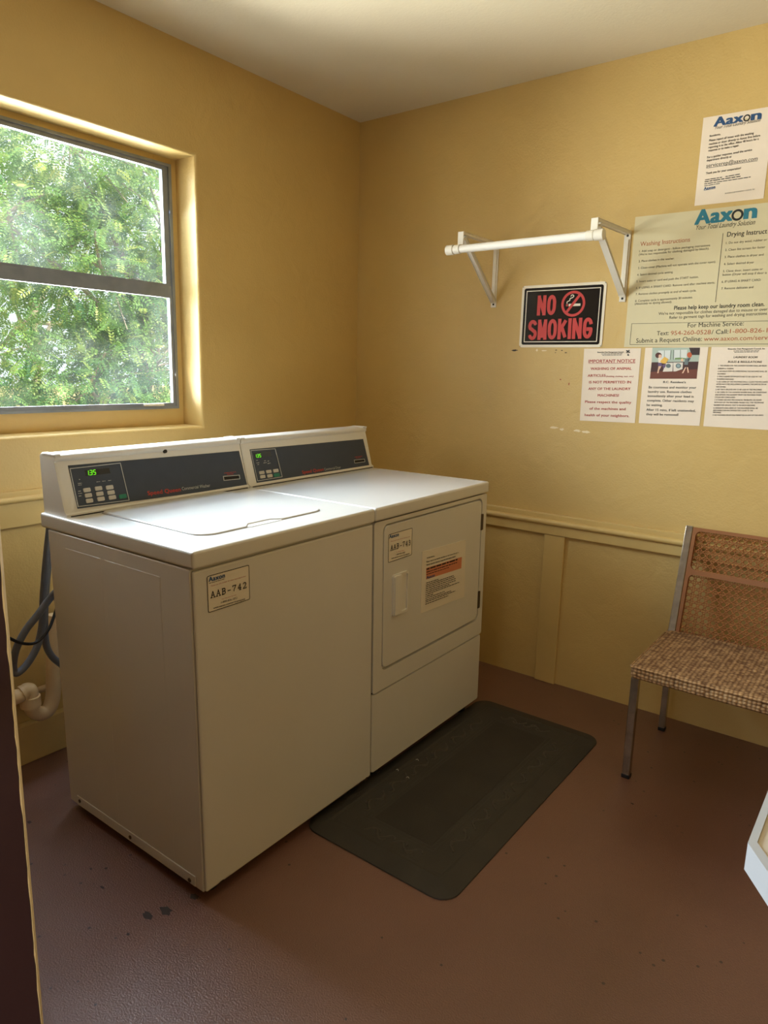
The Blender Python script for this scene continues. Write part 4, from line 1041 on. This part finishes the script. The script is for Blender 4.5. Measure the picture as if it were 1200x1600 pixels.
# ------------------------------------------------------------------ plumbing behind the washer
xp = 0.085
pipe = thing('drain_pipe', 'cream painted plastic trap and standpipe near the floor behind the washer', 'pipe', Matrix.Translation((xp, -1.64, 0.2)))
def yz(px, py, x):
    d = ray(px, py); t = (x - CAM[0]) / d[0]; return (x, CAM[1] + d[1] * t, CAM[2] + d[2] * t)
mb = MB(); mb.tube(smoothpath([yz(86, 960, xp), yz(84, 1040, xp), yz(83, 1085, xp), yz(76, 1108, xp), yz(62, 1115, xp), yz(51, 1108, xp), yz(48, 1094, xp)], 6), .0235, 16)
mb.build('trap_bend', M_pvc, pipe, smooth=True)
p = yz(47.5, 1096, xp); mb = MB(); mb.tube([(p[0], p[1], p[2] - .016), (p[0], p[1], p[2] + .018)], .031, 18); mb.build('slip_nut', M_pvc, pipe, smooth=True)
mb = MB(); mb.tube(smoothpath([yz(48, 1094, xp), yz(47, 1080, xp), yz(40, 1079, xp), yz(28, 1088, xp), yz(-20, 1100, xp)], 6), .0235, 16); mb.build('elbow', M_pvc, pipe, smooth=True)
a = yz(38, 1082, xp); b = yz(33, 1085, xp); mb = MB(); mb.tube([a, b], .027, 16); mb.build('coupling', M_pvc, pipe, smooth=True)
sp = MB(); q = yz(60, 1078, 0.02); sp.tube([(.022, -2.4, q[2]), (.022, -1.2, q[2])], .011, 10)
tag(sp.build('supply_pipe', M_pvc, smooth=True), 'thin cream painted pipe running along the window wall above the plinth', 'pipe')
xh = 0.24
hs = thing('drain_hose', 'grey corrugated drain hoses looped and hanging behind the washer corner', 'hose', Matrix.Translation((xh, -1.75, 0.42)))
def hose(pts, x, name):
    mb = MB(); P_ = [yz(*q, x + k) for (q, k) in pts]; sp_ = smoothpath(P_, 10)
    mb.tube(sp_, .0105, 12); return mb.build(name, M_hose, hs, smooth=True)
hose([((79, 815), .04), ((73, 870), .02), ((68, 930), 0), ((66, 975), 0), ((58, 1010), 0), ((42, 1038), 0), ((26, 1052), 0), ((21, 1042), .0), ((25, 1015), .03), ((40, 985), .04), ((58, 962), .05), ((76, 938), .06), ((90, 922), .08)], xh, 'looped_hose')
hose([((80, 818), -.02), ((75, 880), -.03), ((70, 950), -.03), ((71, 1000), -.03), ((80, 1024), -.03), ((98, 1040), -.03)], xh, 'hanging_hose')
mb = MB(); mb.tube(smoothpath([yz(14, 997, xh + .05), yz(34, 1005, xh + .05), yz(56, 1004, xh + .05), yz(75, 985, xh + .05), yz(87, 955, xh + .03), yz(90, 940, xh + .02)], 6), .0045, 8); mb.build('cable_tie', M_tie, hs, smooth=True)

# ------------------------------------------------------------------ outdoors
struct(MB().box((-40, -30, -0.15), (-0.45, 30, -0.05)).build('ground_1', M_grass))
struct(MB().box((-0.45, -30, -0.15), (12, RY - 0.25, -0.05)).build('ground_2', M_grass))

def tree(label, base, blobs, nf, leafm, seed, height):
    t = thing('tree', label, 'tree', Matrix.Translation(base), 'leafy trees outside the window')
    g = np.random.default_rng(seed); R = random.Random(seed)
    bx_, by_, bz_ = base
    mb = MB(); tp = Vector((bx_ + .1, by_ + .05, height * .5))
    mb.tube(smoothpath([(bx_, by_, bz_), (bx_ + .08, by_ + .04, height * .25), tp], 4), .11, 10, taper=.6); mb.build('trunk', M_bark, t, smooth=True)
    for (c, r) in blobs:
        mb = MB(); c = Vector(c)
        st_ = tp + (Vector((bx_, by_, bz_)) - tp) * R.uniform(0, .45)
        mb.tube(smoothpath([st_, st_.lerp(c, .5) + Vector((0, R.uniform(-.2, .2), .1)), c, c + Vector((R.uniform(.1, .5), R.uniform(-.4, .4), r[2] * .5))], 4), .045, 7, taper=.3); mb.build('branch', M_bark, t, smooth=True)
        for k in range(5):
            mb = MB(); e = c + Vector((R.uniform(-.6, 1) * r[0], R.uniform(-1, 1) * r[1], R.uniform(-1, 1) * r[2]))
            mb.tube(smoothpath([c, c.lerp(e, .5) + Vector((0, 0, .08)), e], 4), .016, 6, taper=.4); mb.build('branch', M_bark, t, smooth=True)
    vol = np.array([b[1][0] * b[1][1] * b[1][2] for b in blobs]); vol = vol / vol.sum()
    which = g.choice(len(blobs), nf, p=vol)
    C = np.array([b[0] for b in blobs])[which]; Rr = np.array([b[1] for b in blobs])[which]
    d = g.normal(size=(nf, 3)); d /= np.linalg.norm(d, axis=1)[:, None]
    rad = g.uniform(.25, 1.0, nf) ** .5
    pos = C + d * Rr * rad[:, None]
    ax = d + g.normal(scale=.6, size=(nf, 3)); ax[:, 2] -= .25; ax /= np.linalg.norm(ax, axis=1)[:, None]
    nrm = np.array([.35, 0, 1.0]) + g.normal(scale=.45, size=(nf, 3)); side = np.cross(nrm, ax); side /= np.linalg.norm(side, axis=1)[:, None]
    nrm = np.cross(ax, side)
    K = 6; ln = g.uniform(.16, .26, nf)
    verts = []; tint = []
    base_t = np.clip(g.normal(.42, .2, nf) + (pos[:, 2] - pos[:, 2].mean()) * .05, 0, 1)
    for k in range(K):
        for sg_ in (-1, 1):
            f = (k + .6) / K
            s = pos + ax * (ln * f)[:, None] - nrm * (f * f * .05)[..., None] if np.ndim(f) else pos + ax * (ln * f)[:, None] - nrm * (f * f * .05)
            dirl = side * sg_ * .85 + ax * .5 - nrm * .15; dirl /= np.linalg.norm(dirl, axis=1)[:, None]
            lw = np.cross(dirl, nrm)
            LL = (.062 * (1 - abs(f - .5) * .5)) * g.uniform(.85, 1.2, nf)[:, None]; W = LL * .27
            verts.append(np.stack([s, s + dirl * LL * .5 + lw * W, s + dirl * LL, s + dirl * LL * .5 - lw * W], 1))
            tint.append(np.repeat(np.clip(base_t + g.normal(0, .07, nf), 0, 1)[:, None], 4, 1))
    Vv = np.concatenate(verts).reshape(-1, 3); Tt = np.concatenate(tint).reshape(-1)
    nq = len(Vv) // 4
    me = bpy.data.meshes.new('foliage')
    me.vertices.add(len(Vv)); me.vertices.foreach_set('co', (Vv - np.array(base)).astype(np.float32).ravel())
    me.loops.add(nq * 4); me.loops.foreach_set('vertex_index', np.arange(nq * 4, dtype=np.int32))
    me.polygons.add(nq); me.polygons.foreach_set('loop_start', np.arange(0, nq * 4, 4, dtype=np.int32)); me.polygons.foreach_set('loop_total', np.full(nq, 4, dtype=np.int32))
    me.update(calc_edges=True)
    at = me.attributes.new('tint', 'FLOAT', 'POINT'); at.data.foreach_set('value', Tt.astype(np.float32))
    me.materials.append(leafm)
    o = bpy.data.objects.new('foliage', me); COL.objects.link(o); o.parent = t; tag(o, kind='stuff')
tree('bright green feathery tree close outside, filling the right half of the window', (-6.6, 3.2, -0.05),
     [((-6.2, 2.2, 1.0), (.9, 1.0, .9)), ((-6.2, 3.2, 1.3), (.9, 1.2, 1.0)), ((-6.4, 2.6, 2.5), (.9, 1.2, .9)), ((-6.5, 3.6, 3.2), (1.0, 1.3, 1.0)), ((-6.6, 2.4, 3.9), (.9, 1.1, .8)), ((-6.4, 4.6, 2.2), (1.0, 1.2, 1.2)), ((-6.3, 3.0, .35), (.8, 1.3, .5)), ((-6.5, 1.5, 2.9), (.7, .7, .7))], 8000, M_leaf_a, 11, 4.6)
tree('pale yellow-green tree outside, behind the left part of the window with sky in its gaps', (-9.0, 1.0, -0.05),
     [((-8.8, 1.7, 1.2), (.8, 1.2, 1.0)), ((-8.8, 1.8, 2.7), (.8, 1.1, .9)), ((-8.8, .5, 2.3), (.8, 1.0, 1.0)), ((-8.8, 2.4, 4.0), (.8, 1.0, .8)), ((-8.8, .6, .7), (.8, 1.1, .7)), ((-8.8, -.5, 1.7), (.8, .9, .9))], 3600, M_leaf_b, 12, 4.4)
tree('mid green tree farther off, seen through the crowns of the two nearer trees', (-11.6, 4.2, -0.05),
     [((-11.4, 3.4, 1.4), (1.2, 1.8, 1.1)), ((-11.4, 4.8, 2.6), (1.2, 1.6, 1.3)), ((-11.5, 3.3, 3.6), (1.2, 1.5, 1.1)), ((-11.5, 5.8, 4.2), (1.2, 1.7, 1.3)), ((-11.4, 6.6, 1.8), (1.2, 1.4, 1.3))], 3000, M_leaf_a, 13, 5.0)
